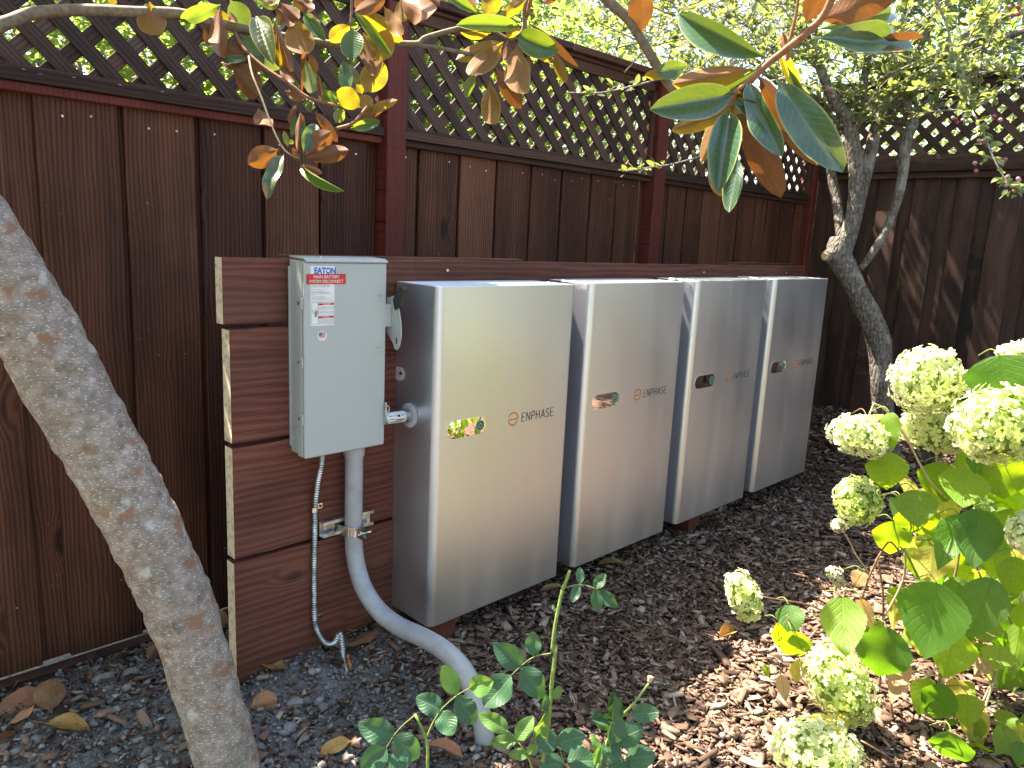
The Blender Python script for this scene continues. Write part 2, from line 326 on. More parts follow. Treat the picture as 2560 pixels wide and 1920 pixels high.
# ------------------------------------------------------------------ mesh helpers
class MB:
    def __init__(s): s.v = []; s.f = []; s.uv = []
    def add(s, vs, fs, uvs=None):
        o = len(s.v); s.v += [tuple(v) for v in vs]; s.f += [tuple(i+o for i in f) for f in fs]
        s.uv += list(uvs) if uvs else [(0, 0)]*len(vs); return s
    def box(s, a, b, bev=0.):
        (x0, y0, z0), (x1, y1, z1) = a, b
        if bev <= 0:
            vs = [(x0, y0, z0), (x1, y0, z0), (x1, y1, z0), (x0, y1, z0), (x0, y0, z1), (x1, y0, z1), (x1, y1, z1), (x0, y1, z1)]
            return s.add(vs, [(0, 3, 2, 1), (4, 5, 6, 7), (0, 1, 5, 4), (1, 2, 6, 5), (2, 3, 7, 6), (3, 0, 4, 7)])
        import bmesh
        bm = bmesh.new(); bmesh.ops.create_cube(bm, size=1)
        for v in bm.verts: v.co = Vector(((x0+x1)/2+v.co.x*(x1-x0), (y0+y1)/2+v.co.y*(y1-y0), (z0+z1)/2+v.co.z*(z1-z0)))
        bmesh.ops.bevel(bm, geom=bm.edges[:], offset=bev, segments=1, affect='EDGES', profile=.5)
        bm.verts.index_update(); s.add([tuple(v.co) for v in bm.verts], [tuple(v.index for v in f.verts) for f in bm.faces]); bm.free(); return s
    def prism(s, poly, z0, z1, fr=None):
        """polygon (x, y) extruded z0..z1; fr maps (x, y, z) to a point"""
        n = len(poly); fr = fr or (lambda x, y, z: (x, y, z))
        vs = [fr(x, y, z0) for x, y in poly]+[fr(x, y, z1) for x, y in poly]
        fs = [tuple(range(n))[::-1], tuple(range(n, 2*n))]+[(i, (i+1) % n, n+(i+1) % n, n+i) for i in range(n)]
        return s.add(vs, fs)
    def cyl(s, p0, p1, r0, r1=None, n=16, cap=True):
        r1 = r0 if r1 is None else r1; p0, p1 = Vector(p0), Vector(p1); d = (p1-p0).normalized()
        a = d.orthogonal().normalized(); b = d.cross(a)
        vs = [p0+(a*math.cos(i*2*PI/n)+b*math.sin(i*2*PI/n))*r0 for i in range(n)]+[p1+(a*math.cos(i*2*PI/n)+b*math.sin(i*2*PI/n))*r1 for i in range(n)]
        fs = [(i, (i+1) % n, n+(i+1) % n, n+i) for i in range(n)]
        if cap: fs += [tuple(range(n))[::-1], tuple(range(n, 2*n))]
        return s.add(vs, fs)
    def tube(s, pts, radii, n=10, sub=4, noise=0., seed=0, corr=None):
        P, Rr = smooth(pts, radii, sub); rr = random.Random(seed)
        if corr: P, Rr = corrugate(P, Rr, corr)
        P = [Vector(p) for p in P]; m = len(P); T = [(P[min(i+1, m-1)]-P[max(i-1, 0)]).normalized() for i in range(m)]
        a = T[0].orthogonal().normalized(); vs = []; fs = []
        ph = [rr.uniform(0, 6.28) for _ in range(8)]
        for i in range(m):
            a = (a-T[i]*a.dot(T[i])).normalized(); b = T[i].cross(a)
            for j in range(n):
                th = j*2*PI/n; r = Rr[i]
                if noise:
                    r *= 1+noise*(math.sin(2*th+ph[0]+i*.35)*.4+math.sin(3*th+ph[1]-i*.22)*.35+math.sin(5*th+ph[2]+i*.6)*.25+.5*math.sin(i*.5+ph[3])*math.cos(th+ph[4]))
                vs.append(P[i]+(a*math.cos(th)+b*math.sin(th))*r)
        for i in range(m-1):
            for j in range(n): fs.append((i*n+j, i*n+(j+1) % n, (i+1)*n+(j+1) % n, (i+1)*n+j))
        fs += [tuple(range(n))[::-1], tuple(range((m-1)*n, m*n))]
        return s.add(vs, fs)
    def mesh(s, name, smooth_=False):
        me = bpy.data.meshes.new(name); me.from_pydata(s.v, [], s.f); me.update()
        uvl = me.uv_layers.new(name='UVMap'); idx = np.empty(len(me.loops), np.int32); me.loops.foreach_get('vertex_index', idx)
        uvl.data.foreach_set('uv', np.array(s.uv, float)[idx].ravel())
        if smooth_: me.polygons.foreach_set('use_smooth', np.ones(len(me.polygons), bool))
        return me
    def obj(s, name, mat, parent=None, smooth_=False, auto=None):
        return link(name, s.mesh(name, smooth_), mat, parent, auto)
def link(name, me, mat=None, parent=None, auto=None):
    o = bpy.data.objects.new(name, me)
    if mat is not None and not len(me.materials): me.materials.append(M[mat] if isinstance(mat, str) else mat)
    COL.objects.link(o)
    if parent is not None: o.parent = parent
    if auto is not None:
        # smooth shading with sharp edges kept
        me.polygons.foreach_set('use_smooth', np.ones(len(me.polygons), bool)); me.set_sharp_from_angle(angle=rad(auto))
    return o
def tag(o, label=None, cat=None, group=None, kind=None):
    if label: o['label'] = label
    if cat: o['category'] = cat
    if group: o['group'] = group
    if kind: o['kind'] = kind
    return o
def thing(name, label, cat, loc=(0, 0, 0), group=None):
    o = bpy.data.objects.new(name, None); COL.objects.link(o); o.empty_display_size = .05
    return tag(o, label, cat, group)
def smooth(pts, radii, sub):
    P = np.array([tuple(p) for p in pts], float); Rr = np.array(radii if hasattr(radii, '__len__') else [radii]*len(P), float)
    if sub <= 1 or len(P) < 3: return P, Rr
    E = np.vstack([2*P[0]-P[1], P, 2*P[-1]-P[-2]]); RE = np.concatenate([[Rr[0]], Rr, [Rr[-1]]]); o = []; ro = []
    for i in range(len(P)-1):
        p0, p1, p2, p3 = E[i:i+4]
        for k in range(sub):
            t = k/sub; o.append(.5*((2*p1)+(-p0+p2)*t+(2*p0-5*p1+4*p2-p3)*t*t+(-p0+3*p1-3*p2+p3)*t**3)); ro.append(RE[i+1]*(1-t)+RE[i+2]*t)
    return np.array(o+[P[-1]]), np.array(ro+[Rr[-1]])
def corrugate(P, Rr, pitch):
    L = np.concatenate([[0], np.cumsum(np.linalg.norm(np.diff(P, axis=0), axis=1))]); s = np.arange(0, L[-1], pitch/5)
    Q = np.stack([np.interp(s, L, P[:, k]) for k in range(3)], 1); r = np.interp(s, L, Rr)
    return Q, r*(1+.17*np.sin(s/pitch*2*PI))
def big_mesh(name, V, F, mat, tone=None, uv=None, smooth_=False):
    """V (n,3), F (m,k) numpy arrays; tone per vertex"""
    me = bpy.data.meshes.new(name); k = F.shape[1]
    me.vertices.add(len(V)); me.vertices.foreach_set('co', V.astype(np.float32).ravel())
    me.loops.add(F.size); me.loops.foreach_set('vertex_index', F.astype(np.int32).ravel())
    me.polygons.add(len(F)); me.polygons.foreach_set('loop_start', np.arange(0, F.size, k, dtype=np.int32))
    me.update(calc_edges=True)
    if tone is not None:
        a = me.attributes.new('tone', 'FLOAT', 'POINT'); a.data.foreach_set('value', tone.astype(np.float32))
    if uv is not None:
        ul = me.uv_layers.new(name='UVMap'); ul.data.foreach_set('uv', uv[F.ravel()].astype(np.float32).ravel())
    if smooth_: me.polygons.foreach_set('use_smooth', np.ones(len(F), bool))
    me.materials.append(M[mat]); me.validate(); return me
def rot_mats(n, tilt, r=None):
    """random yaw with tilt (radians, sigma) for n pieces"""
    r = r or rng
    yaw = r.uniform(0, 2*PI, n); ax = r.uniform(0, 2*PI, n); ti = r.normal(0, tilt, n)
    cz, sz = np.cos(yaw), np.sin(yaw); Rz = np.zeros((n, 3, 3)); Rz[:, 0, 0] = cz; Rz[:, 0, 1] = -sz; Rz[:, 1, 0] = sz; Rz[:, 1, 1] = cz; Rz[:, 2, 2] = 1
    k = np.stack([np.cos(ax), np.sin(ax), np.zeros(n)], 1); Kx = np.zeros((n, 3, 3))
    Kx[:, 0, 1] = -k[:, 2]; Kx[:, 0, 2] = k[:, 1]; Kx[:, 1, 0] = k[:, 2]; Kx[:, 1, 2] = -k[:, 0]; Kx[:, 2, 0] = -k[:, 1]; Kx[:, 2, 1] = k[:, 0]
    T = np.eye(3)+np.sin(ti)[:, None, None]*Kx+(1-np.cos(ti))[:, None, None]*(Kx@Kx)
    return T@Rz

# ------------------------------------------------------------------ the ground
def axis_pts(lo, hi, fine, n_out, out):
    a = np.arange(lo, hi, fine); g = np.geomspace(.2, out, n_out)
    return np.concatenate([lo-g[::-1], a, hi+g])
gx = axis_pts(-1.6, 4.2, .05, 16, 70); gy = axis_pts(-2.2, 1.2, .05, 16, 70)
X, Y = np.meshgrid(gx, gy, indexing='ij'); Zg = gh(X, Y)+rng.normal(0, .002, X.shape)
V = np.stack([X, Y, Zg], -1).reshape(-1, 3); ny = len(gy); I = np.arange(len(gx)*ny).reshape(len(gx), ny)
F = np.stack([I[:-1, :-1], I[1:, :-1], I[1:, 1:], I[:-1, 1:]], -1).reshape(-1, 4)
o = link('ground', big_mesh('ground', V, F, 'garden soil', smooth_=True)); tag(o, kind='structure')

def in_view(x, y, z, m=.16):
    d = np.stack([x, y, z], 1)-CAM; dz = d@CF; u = FOC*(d@CR)/dz/1280; v = FOC*(d@CU)/dz/960
    return (dz > .3) & (abs(u) < 1+m) & (v > -1-m*1.3) & (v < 1)
def scatter(name, n, regw, tmplV, tmplF, size, aspect, thick, mat, tilt, label, cat, lift, jit=.22, tonef=None):
    x = rng.uniform(-1.3, 3.65, n); y = rng.uniform(-1.45, .66, n)
    p = regw(x, y)*np.clip(1.25-.22*np.hypot(x-CAM[0], y-CAM[1])**1.0*.75, .3, 1); k = rng.uniform(0, 1, n) < p
    x, y = x[k], y[k]; z = gh(x, y); k = in_view(x, y, z); x, y, z = x[k], y[k], z[k]; n = len(x)
    sz = size[0]*np.exp(rng.normal(0, size[1], n)); asp = np.clip(rng.normal(aspect, .16, n), .22, 1); th = np.clip(rng.normal(thick, .09, n), .08, .9)
    V = tmplV[None]*np.ones((n, 1, 1)); V = V+rng.normal(0, jit, V.shape)*.5
    V[..., 0] *= sz[:, None]; V[..., 1] *= (sz*asp)[:, None]; V[..., 2] *= (sz*th)[:, None]
    V = np.einsum('nij,nkj->nki', rot_mats(n, tilt), V)
    zz = z+lift*rng.uniform(.0, 1, n)**1.3+sz*th*.3
    V += np.stack([x, y, zz], 1)[:, None]
    F = (tmplF[None]+(np.arange(n)*len(tmplV))[:, None, None]).reshape(-1, tmplF.shape[1])
    tone = np.repeat(np.clip(rng.normal(.48, .25, n) if tonef is None else tonef(x, y, n), 0, 1), len(tmplV))
    o = link(name, big_mesh(name, V.reshape(-1, 3), F, mat, tone)); tag(o, label, cat, kind='stuff'); return n
cubeV = np.array([(-1, -.8, -.5), (1, -.6, -.5), (.9, .8, -.5), (-.8, 1, -.5), (-.8, -.7, .5), (.7, -.8, .5), (1, .6, .5), (-1, .7, .5)])*.5
cubeF = np.array([(0, 3, 2, 1), (4, 5, 6, 7), (0, 1, 5, 4), (1, 2, 6, 5), (2, 3, 7, 6), (3, 0, 4, 7)])
ph = (1+5**.5)/2
icoV = np.array([(-1, ph, 0), (1, ph, 0), (-1, -ph, 0), (1, -ph, 0), (0, -1, ph), (0, 1, ph), (0, -1, -ph), (0, 1, -ph), (ph, 0, -1), (ph, 0, 1), (-ph, 0, -1), (-ph, 0, 1)])/(2*1.9)
icoF = np.array([(0, 11, 5), (0, 5, 1), (0, 1, 7), (0, 7, 10), (0, 10, 11), (1, 5, 9), (5, 11, 4), (11, 10, 2), (10, 7, 6), (7, 1, 8), (3, 9, 4), (3, 4, 2), (3, 2, 6), (3, 6, 8), (3, 8, 9), (4, 9, 5), (2, 4, 11), (6, 2, 10), (8, 6, 7), (9, 8, 1)])
mulchw = lambda x, y: .20+.80*sstep(-.25, .15, x+.25*np.sin(y*4)*.3+np.clip(-.3-y, 0, 1)*.6)
gravw = lambda x, y: 1-.93*sstep(-.2, .22, x+np.clip(-.35-y, 0, 1)*.6)
scatter('bark_mulch', 125000, mulchw, cubeV, cubeF, (.0168, .45), .46, .26, 'bark chip', .38, 'brown bark chip mulch covering the bed under and before the battery units', 'mulch', .016)
scatter('bark_splinters', 9000, mulchw, cubeV, cubeF, (.036, .3), .24, .14, 'bark chip', .28, 'longer bark splinters lying over the mulch', 'mulch', .02)
scatter('gravel', 78000, gravw, icoV, icoF, (.0088, .48), .78, .6, 'gravel', .6, 'grey gravel and dry clods of soil along the foot of the fence', 'gravel', .006, .19)

# single stones one can tell apart
stones = [(668, 1080, .052, 'pale grey stone with a flat top below the bottom plank'), (640, 1540, .045, 'grey stone on the gravel left of the copper ground rod'), (0, 0, 0, '')]
stspots = [((223, 1470), .040, 'large grey clod on the gravel left of the grey trunk'), ((240, 1500), .028, 'smaller clod touching the large grey one left of the trunk'),
    ((283, 1458), .034, 'rough grey clod near the trunk and the fence foot'), ((66, 1590), .030, 'rounded grey stone among the brown leaves at lower left'),
    ((636, 1540), .034, 'pale grey stone right of the curled brown leaf'), ((690, 1532), .030, 'broad grey clod right of the pale grey stone'),
    ((630, 1590), .032, 'dark grey clod at the lower edge right of the trunk'), ((1130, 1365), .018, 'small round grey stone on the mulch near the first battery'),
    ((80, 1622), .024, 'small pale stone at the bottom left corner'), ((940, 1425), .014, 'tiny grey pebble beside the plastic conduit')]
for (uv, s, lb) in stspots:
    g = hit(*uv, 2, -.11); z = float(gh(g.x, g.y)); mb = MB(); r = random.Random(hash(lb) % 1000)
    import bmesh
    bm = bmesh.new(); bmesh.ops.create_icosphere(bm, subdivisions=2, radius=1)
    for v in bm.verts:
        k = 1+.16*math.sin(v.co.x*3.1+s*900)+.13*math.sin(v.co.y*4.3+s*500)+r.uniform(-.07, .07); v.co = Vector((v.co.x*k*s*.62, v.co.y*k*s*.5, max(-.5, v.co.z*k)*s*.42))
    me = bpy.data.meshes.new('stone'); bm.to_mesh(me); bm.free()
    a = me.attributes.new('tone', 'FLOAT', 'POINT'); a.data.foreach_set('value', np.full(len(me.vertices), .72, np.float32))
    o = link('stone', me, 'gravel'); o.location = (g.x, g.y, z+s*.14); tag(o, lb, 'stone', 'stones lying on the gravel')

# ------------------------------------------------------------------ main fence
FY = .70
def board(name, x0, x1, y0, y1, z0, z1, mat, parent, bev=.0025):
    cx, cy = (x0+x1)/2, (y0+y1)/2; mb = MB().box((x0-cx, y0-cy, z0), (x1-cx, y1-cy, z1), bev)
    # slight lean of each piece
    o = mb.obj(name, mat, parent); o.location = (cx, cy, 0); return o
def lattice(parent, a0, a1, z0, z1, mapf, sp=.108, wd=.039, th=.0085):
    """crossed laths between a0..a1 (along the fence) and z0..z1; mapf(a, off) gives (x, y)"""
    for layer, sg in ((0, -1), (1, 1)):
        c = a0-(z1-z0) if sg < 0 else a0-(z1-z0)
        k = 0
        while c < a1+(z1-z0):
            # line: a = c + sg*(z - z0) ; for sg=-1 start so it covers
            cc = c+(z1-z0) if sg < 0 else c
            lo, hi = z0, z1
            # clip on a
            if sg > 0: lo = max(lo, z0+(a0-cc)); hi = min(hi, z0+(a1-cc))
            else: lo = max(lo, z0+(cc-a1)); hi = min(hi, z0+(cc-a0))
            if hi-lo > .03:
                am, zm = cc+sg*((lo+hi)/2-z0), (lo+hi)/2; L = (hi-lo)*2**.5+.03
                x, y = mapf(am, layer*th*1.02+random.uniform(0, .0006))
                o = MB().box((-wd/2, -th/2, -L/2), (wd/2, th/2, L/2)).obj('lath', 'lattice wood', parent)
                dx, dy = mapf(1, 0)[0]-mapf(0, 0)[0], mapf(1, 0)[1]-mapf(0, 0)[1]
                yawv = math.atan2(dy, dx)
                o.rotation_euler = Matrix.Rotation(yawv, 4, 'Z').to_3x3().to_4x4().__matmul__(Matrix.Rotation(sg*rad(45), 4, 'Y')).to_euler()
                o.location = (x, y, zm)
            c += sp*random.uniform(.985, 1.015)
fence = thing('fence', 'long red brown stained board fence with a lattice top running behind the batteries', 'fence')
RZ0, RZ1, TOP = 1.412, 1.472, 1.905
fb = [(-1.42, -1.235), (-1.22, -1.02), (-1.005, -.812), (-.742, -.546), (-.531, -.341), (-.326, -.142), (-.128, .058), (.068, .243),
      (.385, .455), (.470, .651), (.664, .845), (.857, 1.042), (1.055, 1.233), (1.246, 1.43), (1.442, 1.614), (1.627, 1.80)]
x = 1.952
for wdt in (.09, .155, .145, .185, .175, .19, .122, .17, .18, .15): fb.append((x, x+wdt)); x += wdt+.013
for (a, b) in fb:
    j = random.uniform(-.0015, .0015)
    board('board', a, b, FY+j, FY+.017+j, -.12 if a < 1 else -.08, RZ0+.01, 'stained redwood', fence)
x = -1.45
while x < 3.6:      # rear boards showing in the gaps
    board('rear_board', x, x+.20, FY+.021, FY+.036, -.12, RZ0+.01, 'stained redwood', fence, 0); x += .205
for (a, b) in ((.292, .372), (1.858, 1.942), (3.585, 3.66)): board('post', a, b, FY-.048, FY+.04, -.16, TOP-.042, 'stained post', fence, .004)
for (a, b) in ((-1.5, .290), (.374, 1.856), (1.944, 3.583)):
    def rl(name, y0, y1, z0, z1, bev=.002):
        c = (a+b)/2; o = MB().box((a-c, y0, z0), (b-c, y1, z1), bev).obj(name, 'rail wood', fence); o.location.x = c; return o
    r = rl('rail_lip', FY-.022, FY-.001, RZ0-.004, RZ0+.018); r.data.materials[0] = M['stained post'] if a < 0 else M['rail wood']
    rl('rail', FY-.036, FY+.03, RZ0+.019, RZ0+.047)
    rl('lattice_stop', FY-.020, FY-.006, RZ0+.0475, RZ1)
    rl('lattice_stop', FY-.022, FY-.006, TOP-.085, TOP-.0445)
    rl('top_rail', FY-.034, FY+.04, TOP-.044, TOP-.0285)
    lattice(fence, a, b, RZ0+.045, TOP-.045, lambda s, off: (s, FY+.001+off))
    rl('kick_board', FY-.045, FY-.003, -.22, -.122); 
    if a < 0:
        o = rl('kick_board', FY-.075, FY-.048, -.24, -.150); o.data.materials[0] = M['kick board']
for (a, b) in ((-1.5, 1.2), (1.204, 3.70)):
    c = (a+b)/2; o = MB().box((a-c, FY-.062, TOP-.028), (b-c, FY+.07, TOP), .003).obj('cap_board', 'rail wood', fence); o.location.x = c
for (a, b) in ((-.0, .01), (1.86, 1.94)): pass
for xx in (.383, 1.845, 1.953, 3.575):
    board('lattice_upright', xx-.011, xx+.011, FY-.022, FY-.002, RZ1, TOP-.046, 'rail wood', fence, .001)

nm = MB(); rr = random.Random(9)
for (a, b) in fb:
    for z in (1.372, .72, .08):
        for q in (.28, .72):
            if rr.random() < .8: xx = a+(b-a)*(q+rr.uniform(-.06, .06)); zz = z+rr.uniform(-.012, .012); nm.cyl((xx, FY-.0005, zz), (xx, FY-.0030, zz), .0032, .003, 8)
nl_ = nm.obj('nail_heads', 'galvanised steel', fence); nl_['kind'] = 'stuff'
# return fence at the far end
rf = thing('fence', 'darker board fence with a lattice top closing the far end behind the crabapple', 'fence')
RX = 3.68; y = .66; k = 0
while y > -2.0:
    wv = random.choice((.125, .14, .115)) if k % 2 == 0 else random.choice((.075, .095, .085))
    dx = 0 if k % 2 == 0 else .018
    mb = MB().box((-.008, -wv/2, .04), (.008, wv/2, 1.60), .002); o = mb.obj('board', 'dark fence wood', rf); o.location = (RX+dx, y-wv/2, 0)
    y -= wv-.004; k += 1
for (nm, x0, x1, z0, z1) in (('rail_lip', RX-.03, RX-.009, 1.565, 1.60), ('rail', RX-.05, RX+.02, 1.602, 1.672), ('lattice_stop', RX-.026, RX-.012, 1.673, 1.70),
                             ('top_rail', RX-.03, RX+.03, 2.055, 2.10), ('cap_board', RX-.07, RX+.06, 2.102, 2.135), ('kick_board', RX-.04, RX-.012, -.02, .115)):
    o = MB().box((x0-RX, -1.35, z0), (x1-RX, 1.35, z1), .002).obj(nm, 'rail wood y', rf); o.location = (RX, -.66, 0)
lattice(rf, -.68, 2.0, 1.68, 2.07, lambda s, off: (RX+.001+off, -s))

# ------------------------------------------------------------------ timber backboard carrying the equipment
bb = thing('backboard', 'stained timber backboard of stacked planks standing before the fence', 'backboard')
pl = [(.879, 1.037, .200, .236, 0), (.588, .868, .182, .222, .006), (.284, .575, .186, .226, .008), (-.07, .274, .182, .222, .004)]
def plank(z0, z1, y0, y1, xs, xe):
    L = xe-xs; n = 60; mb = MB(); r = random.Random(int(z0*1000)+5)
    # board with slightly uneven long edges
    ys = (y0, y1); vs = []; fs = []
    e = [(r.uniform(-.0012, .0012), r.uniform(-.0012, .0012)) for _ in range(n+1)]
    for i in range(n+1):
        xx = L*i/n
        vs += [(xx, y0-y0, z0-z0+e[i][0]), (xx, y1-y0, 0+e[i][0]), (xx, y1-y0, z1-z0+e[i][1]), (xx, 0, z1-z0+e[i][1]*1.5)]
    for i in range(n):
        for j in range(4): fs.append((i*4+j, i*4+4+j, i*4+4+(j+1) % 4, i*4+(j+1) % 4))
    fs += [(0, 1, 2, 3), (n*4+3, n*4+2, n*4+1, n*4)]
    # orient faces outward
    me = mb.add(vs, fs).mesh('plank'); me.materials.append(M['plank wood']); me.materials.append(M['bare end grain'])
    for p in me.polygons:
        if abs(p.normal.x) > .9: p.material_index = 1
    o = link('plank', me, None, bb); o.location = (xs, y0, z0); return o
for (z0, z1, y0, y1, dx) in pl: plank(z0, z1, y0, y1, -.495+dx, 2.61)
board('back_plank', 1.9, 2.58, .237, .262, .90, 1.049, 'plank wood', bb); board('back_plank', -.33, .55, .237, .262, .90, 1.0455, 'plank wood', bb)
board('leg', .028, .118, .02, .105, -.22, -.008, 'timber leg', bb, .003); board('leg', 1.45, 1.54, .05, .135, -.22, -.008, 'timber leg', bb, .003)
for (a, b) in ((.10, .19), (1.2, 1.29), (2.3, 2.39)): board('post', a, b, .240, .330, -.25, .895, 'timber leg', bb, .003)
for (xx, zz) in ((.19, 1.01), (1.62, 1.005), (2.4, 1.0)):
    MB().cyl((xx, .2015, zz), (xx, .194, zz), .0065, .005, 12).obj('screw_head', 'zinc clamp', bb)

# ------------------------------------------------------------------ flat lettering helpers
def to_front(s, X0, Yf, Z0): return lambda x, y, z: (X0+x*s, Yf-z, Z0+y*s)
def stroke(mb, pts, wd, fr, th=.0004, closed=False):
    """a ribbon of width wd along 2D pts"""
    n = len(pts); L = []; R_ = []
    for i in range(n):
        a = pts[i-1] if i > 0 else (pts[-1] if closed else pts[i]); b = pts[(i+1) % n] if (i < n-1 or closed) else pts[i]
        dx, dy = b[0]-a[0], b[1]-a[1]; l = math.hypot(dx, dy) or 1; nx, ny = -dy/l*wd/2, dx/l*wd/2
        L.append((pts[i][0]+nx, pts[i][1]+ny)); R_.append((pts[i][0]-nx, pts[i][1]-ny))
    m = n if closed else n-1
    for i in range(m):
        j = (i+1) % n; mb.prism([R_[i], R_[j], L[j], L[i]], 0, th, fr)
def arc(cx, cy, r, a0, a1, n=18, ry=None):
    ry = ry or r; return [(cx+r*math.cos(rad(a0+(a1-a0)*i/n)), cy+ry*math.sin(rad(a0+(a1-a0)*i/n))) for i in range(n+1)]
GL = {'E': (.50, [[(.5, 0), (0, 0), (0, 1), (.5, 1)], [(0, .52), (.44, .52)]]), 'N': (.62, [[(0, 0), (0, 1)], [(0, 1), (.62, 0)], [(.62, 0), (.62, 1)]]),
      'P': (.50, [[(0, 0), (0, 1), (.28, 1)]+arc(.28, .73, .24, 90, -90, 10, .27)+[(0, .46)]]), 'H': (.60, [[(0, 0), (0, 1)], [(.6, 0), (.6, 1)], [(0, .52), (.6, .52)]]),
      'A': (.70, [[(0, 0), (.35, 1)], [(.35, 1), (.70, 0)], [(.14, .3), (.56, .3)]]), 'S': (.48, [arc(.25, .755, .22, 35, 270, 14, .245)[0:]+arc(.25, .255, .235, 90, -150, 14, .255)])}
def text_part(txt, size, x, z, yf, mat, parent, name='lettering', sx=1., align='LEFT', bold=0.):
    cu = bpy.data.curves.new('t', 'FONT'); cu.body = txt; cu.size = size; cu.extrude = .00015; cu.align_x = align; cu.offset = bold; cu.resolution_u = 3
    to = bpy.data.objects.new('t', cu); me = bpy.data.meshes.new_from_object(to); bpy.data.objects.remove(to); bpy.data.curves.remove(cu)
    for v in me.vertices: v.co = (x+v.co.x*sx, yf-v.co.z-.0002, z+v.co.y)
    me.materials.clear(); return link(name, me, mat, parent)
def disc(mb, cx, cz, r, yf, th=.0004, n=24): 
    return mb.prism([(cx+r*math.cos(i*2*PI/n), cz+r*math.sin(i*2*PI/n)) for i in range(n)], 0, th, lambda x, y, z: (x, yf-z, y))
def rect(mb, x0, x1, z0, z1, yf, th=.0003): return mb.prism([(x0, z0), (x1, z0), (x1, z1), (x0, z1)], 0, th, lambda x, y, z: (x, yf-z, y))

# ------------------------------------------------------------------ battery units
W_, H_, D_ = .55, .98, .188
def make_battery(label):
    t = thing('battery_unit', label, 'battery unit', group='battery units hung in a row on the backboard')
    R_ = .022; n = 10
    prof = [(0, D_)]+[(R_-R_*math.cos(rad(9*i)), R_-R_*math.sin(rad(9*i))) for i in range(n+1)]+[(W_-R_*.55+R_*.55*math.sin(rad(9*i)), R_*.55-R_*.55*math.cos(rad(9*i))) for i in range(n+1)]+[(W_, D_)]
    m = len(prof); zs = [0, .0015, .978, .9795]; ins = [.0015, 0, 0, .0015]; vs = []; fs = []
    cx, cy = W_/2, D_/2
    for z, q in zip(zs, ins):
        for (x, y) in prof: vs.append((cx+(x-cx)*(1-q/cx), cy+(y-cy)*(1-q/cy) if y < D_ else y, z))
    for k in range(3):
        for i in range(m-1): fs.append((k*m+i, k*m+i+1, (k+1)*m+i+1, (k+1)*m+i))
    fs.append(tuple(range(m)))                        # bottom
    # inner shell wall and recessed top
    wl = .004; base = len(vs)
    for z in (.9795, .955):
        for (x, y) in prof: vs.append((cx+(x-cx)*(1-wl/cx), cy+(y-cy)*(1-wl/cy), z))
    for i in range(m-1):
        fs.append((3*m+i, 3*m+i+1, base+i+1, base+i)); fs.append((base+i, base+i+1, base+m+i+1, base+m+i))
    fs.append((3*m+m-1, 3*m, base, base+m-1)); fs.append((base+m-1, base, base+m, base+2*m-1))
    fs.append(tuple(range(base+m, base+2*m))); fs.append((0, 3*m, 3*m+m-1, m-1) )
    mb = MB().add(vs, [f[::-1] for f in fs]); me = mb.mesh('cover')
    import bmesh
    bm = bmesh.new(); bm.from_mesh(me); bmesh.ops.recalc_face_normals(bm, faces=bm.faces[:]); bm.to_mesh(me); bm.free()
    link('cover', me, 'satin silver paint', t, 40)
    # top slats running along the width
    y = .012
    while y < D_-.012:
        MB().box((.008, y, .966), (W_-.008, y+.0085, .9788), .0012).obj('top_slat', 'satin silver paint', t); y += .0165
    for xx in (.14, .27, .41): MB().box((xx, .006, .9615), (xx+.008, D_-.006, .9655)).obj('top_rib', 'satin silver paint', t)
    # indicator window, a mirror pill with the power mark
    pill = lambda x0, x1, zc, r, y0, th, mbb: mbb.prism(arc(x1-r, zc, r, -90, 90, 14)+arc(x0+r, zc, r, 90, 270, 14), 0, th, lambda x, y, z: (x, y0-z, y))
    mbb = MB(); pill(.043, .189, .580, .0255, 0, .0008, mbb); iw = mbb.obj('indicator_window', 'mirror chrome', t)
    mb = MB(); disc(mb, .166, .580, .0155, -.0009, .0006, 32); pb = mb.obj('power_button', 'green enamel', iw)
    mb = MB(); fr = lambda x, y, z: (x, -.0017-z, y)
    stroke(mb, arc(.166, .580, .0146, 0, 360, 32), .0016, fr); stroke(mb, arc(.166, .580, .0068, 125, 415, 20), .0016, fr); stroke(mb, [(.166, .582), (.166, .590)], .0016, fr)
    mb.obj('power_symbol', 'pale green ink', iw)
    # emblem and lettering
    mb = MB(); fr = lambda x, y, z: (x, -.0002-z, y); cx0, cz0, r = .300, .580, .0195
    stroke(mb, arc(cx0, cz0+.001, r, 155, 0, 22)+[(cx0-r, cz0-.0005)], .0043, fr) if False else None
    stroke(mb, arc(cx0, cz0, r, 160, 0, 24), .0044, fr); stroke(mb, [(cx0-r-.001, cz0-.0012), (cx0+r+.002, cz0-.0012)], .0044, fr)
    stroke(mb, arc(cx0, cz0, r, 200, 340, 20), .0044, fr); mb.obj('emblem', 'orange ink', t)
    mb = MB(); x = 0.338; hh = .0265; zz = .5665
    for ch in 'ENPHASE':
        wd, st = GL[ch]
        for s_ in st: stroke(mb, [(x+a*hh*.90, zz+b*hh) for a, b in s_], .0037, fr)
        x += (wd*.90+.305)*hh if ch != 'A' else (wd*.90+.25)*hh
    disc(mb, x-.003, zz+.001, .0011, 0, .0004, 8); mb.obj('lettering', 'dark grey ink', t)
    # mounting ear and side knock-out on the left flank
    mb = MB(); mb.prism([(.188, .701), (.162, .701)]+arc(.160, .720, .019, -90, -270, 12)+[(.188, .739)], 0, .0012, lambda x, y, z: (-z-.0002, x, y)); ear = mb.obj('mounting_ear', 'pale plastic washer', t)
    mb = MB(); mb.cyl((-.0014, .158, .722), (-.004, .158, .722), .0052, .0045, 12); mb.obj('screw', 'black plastic', ear)
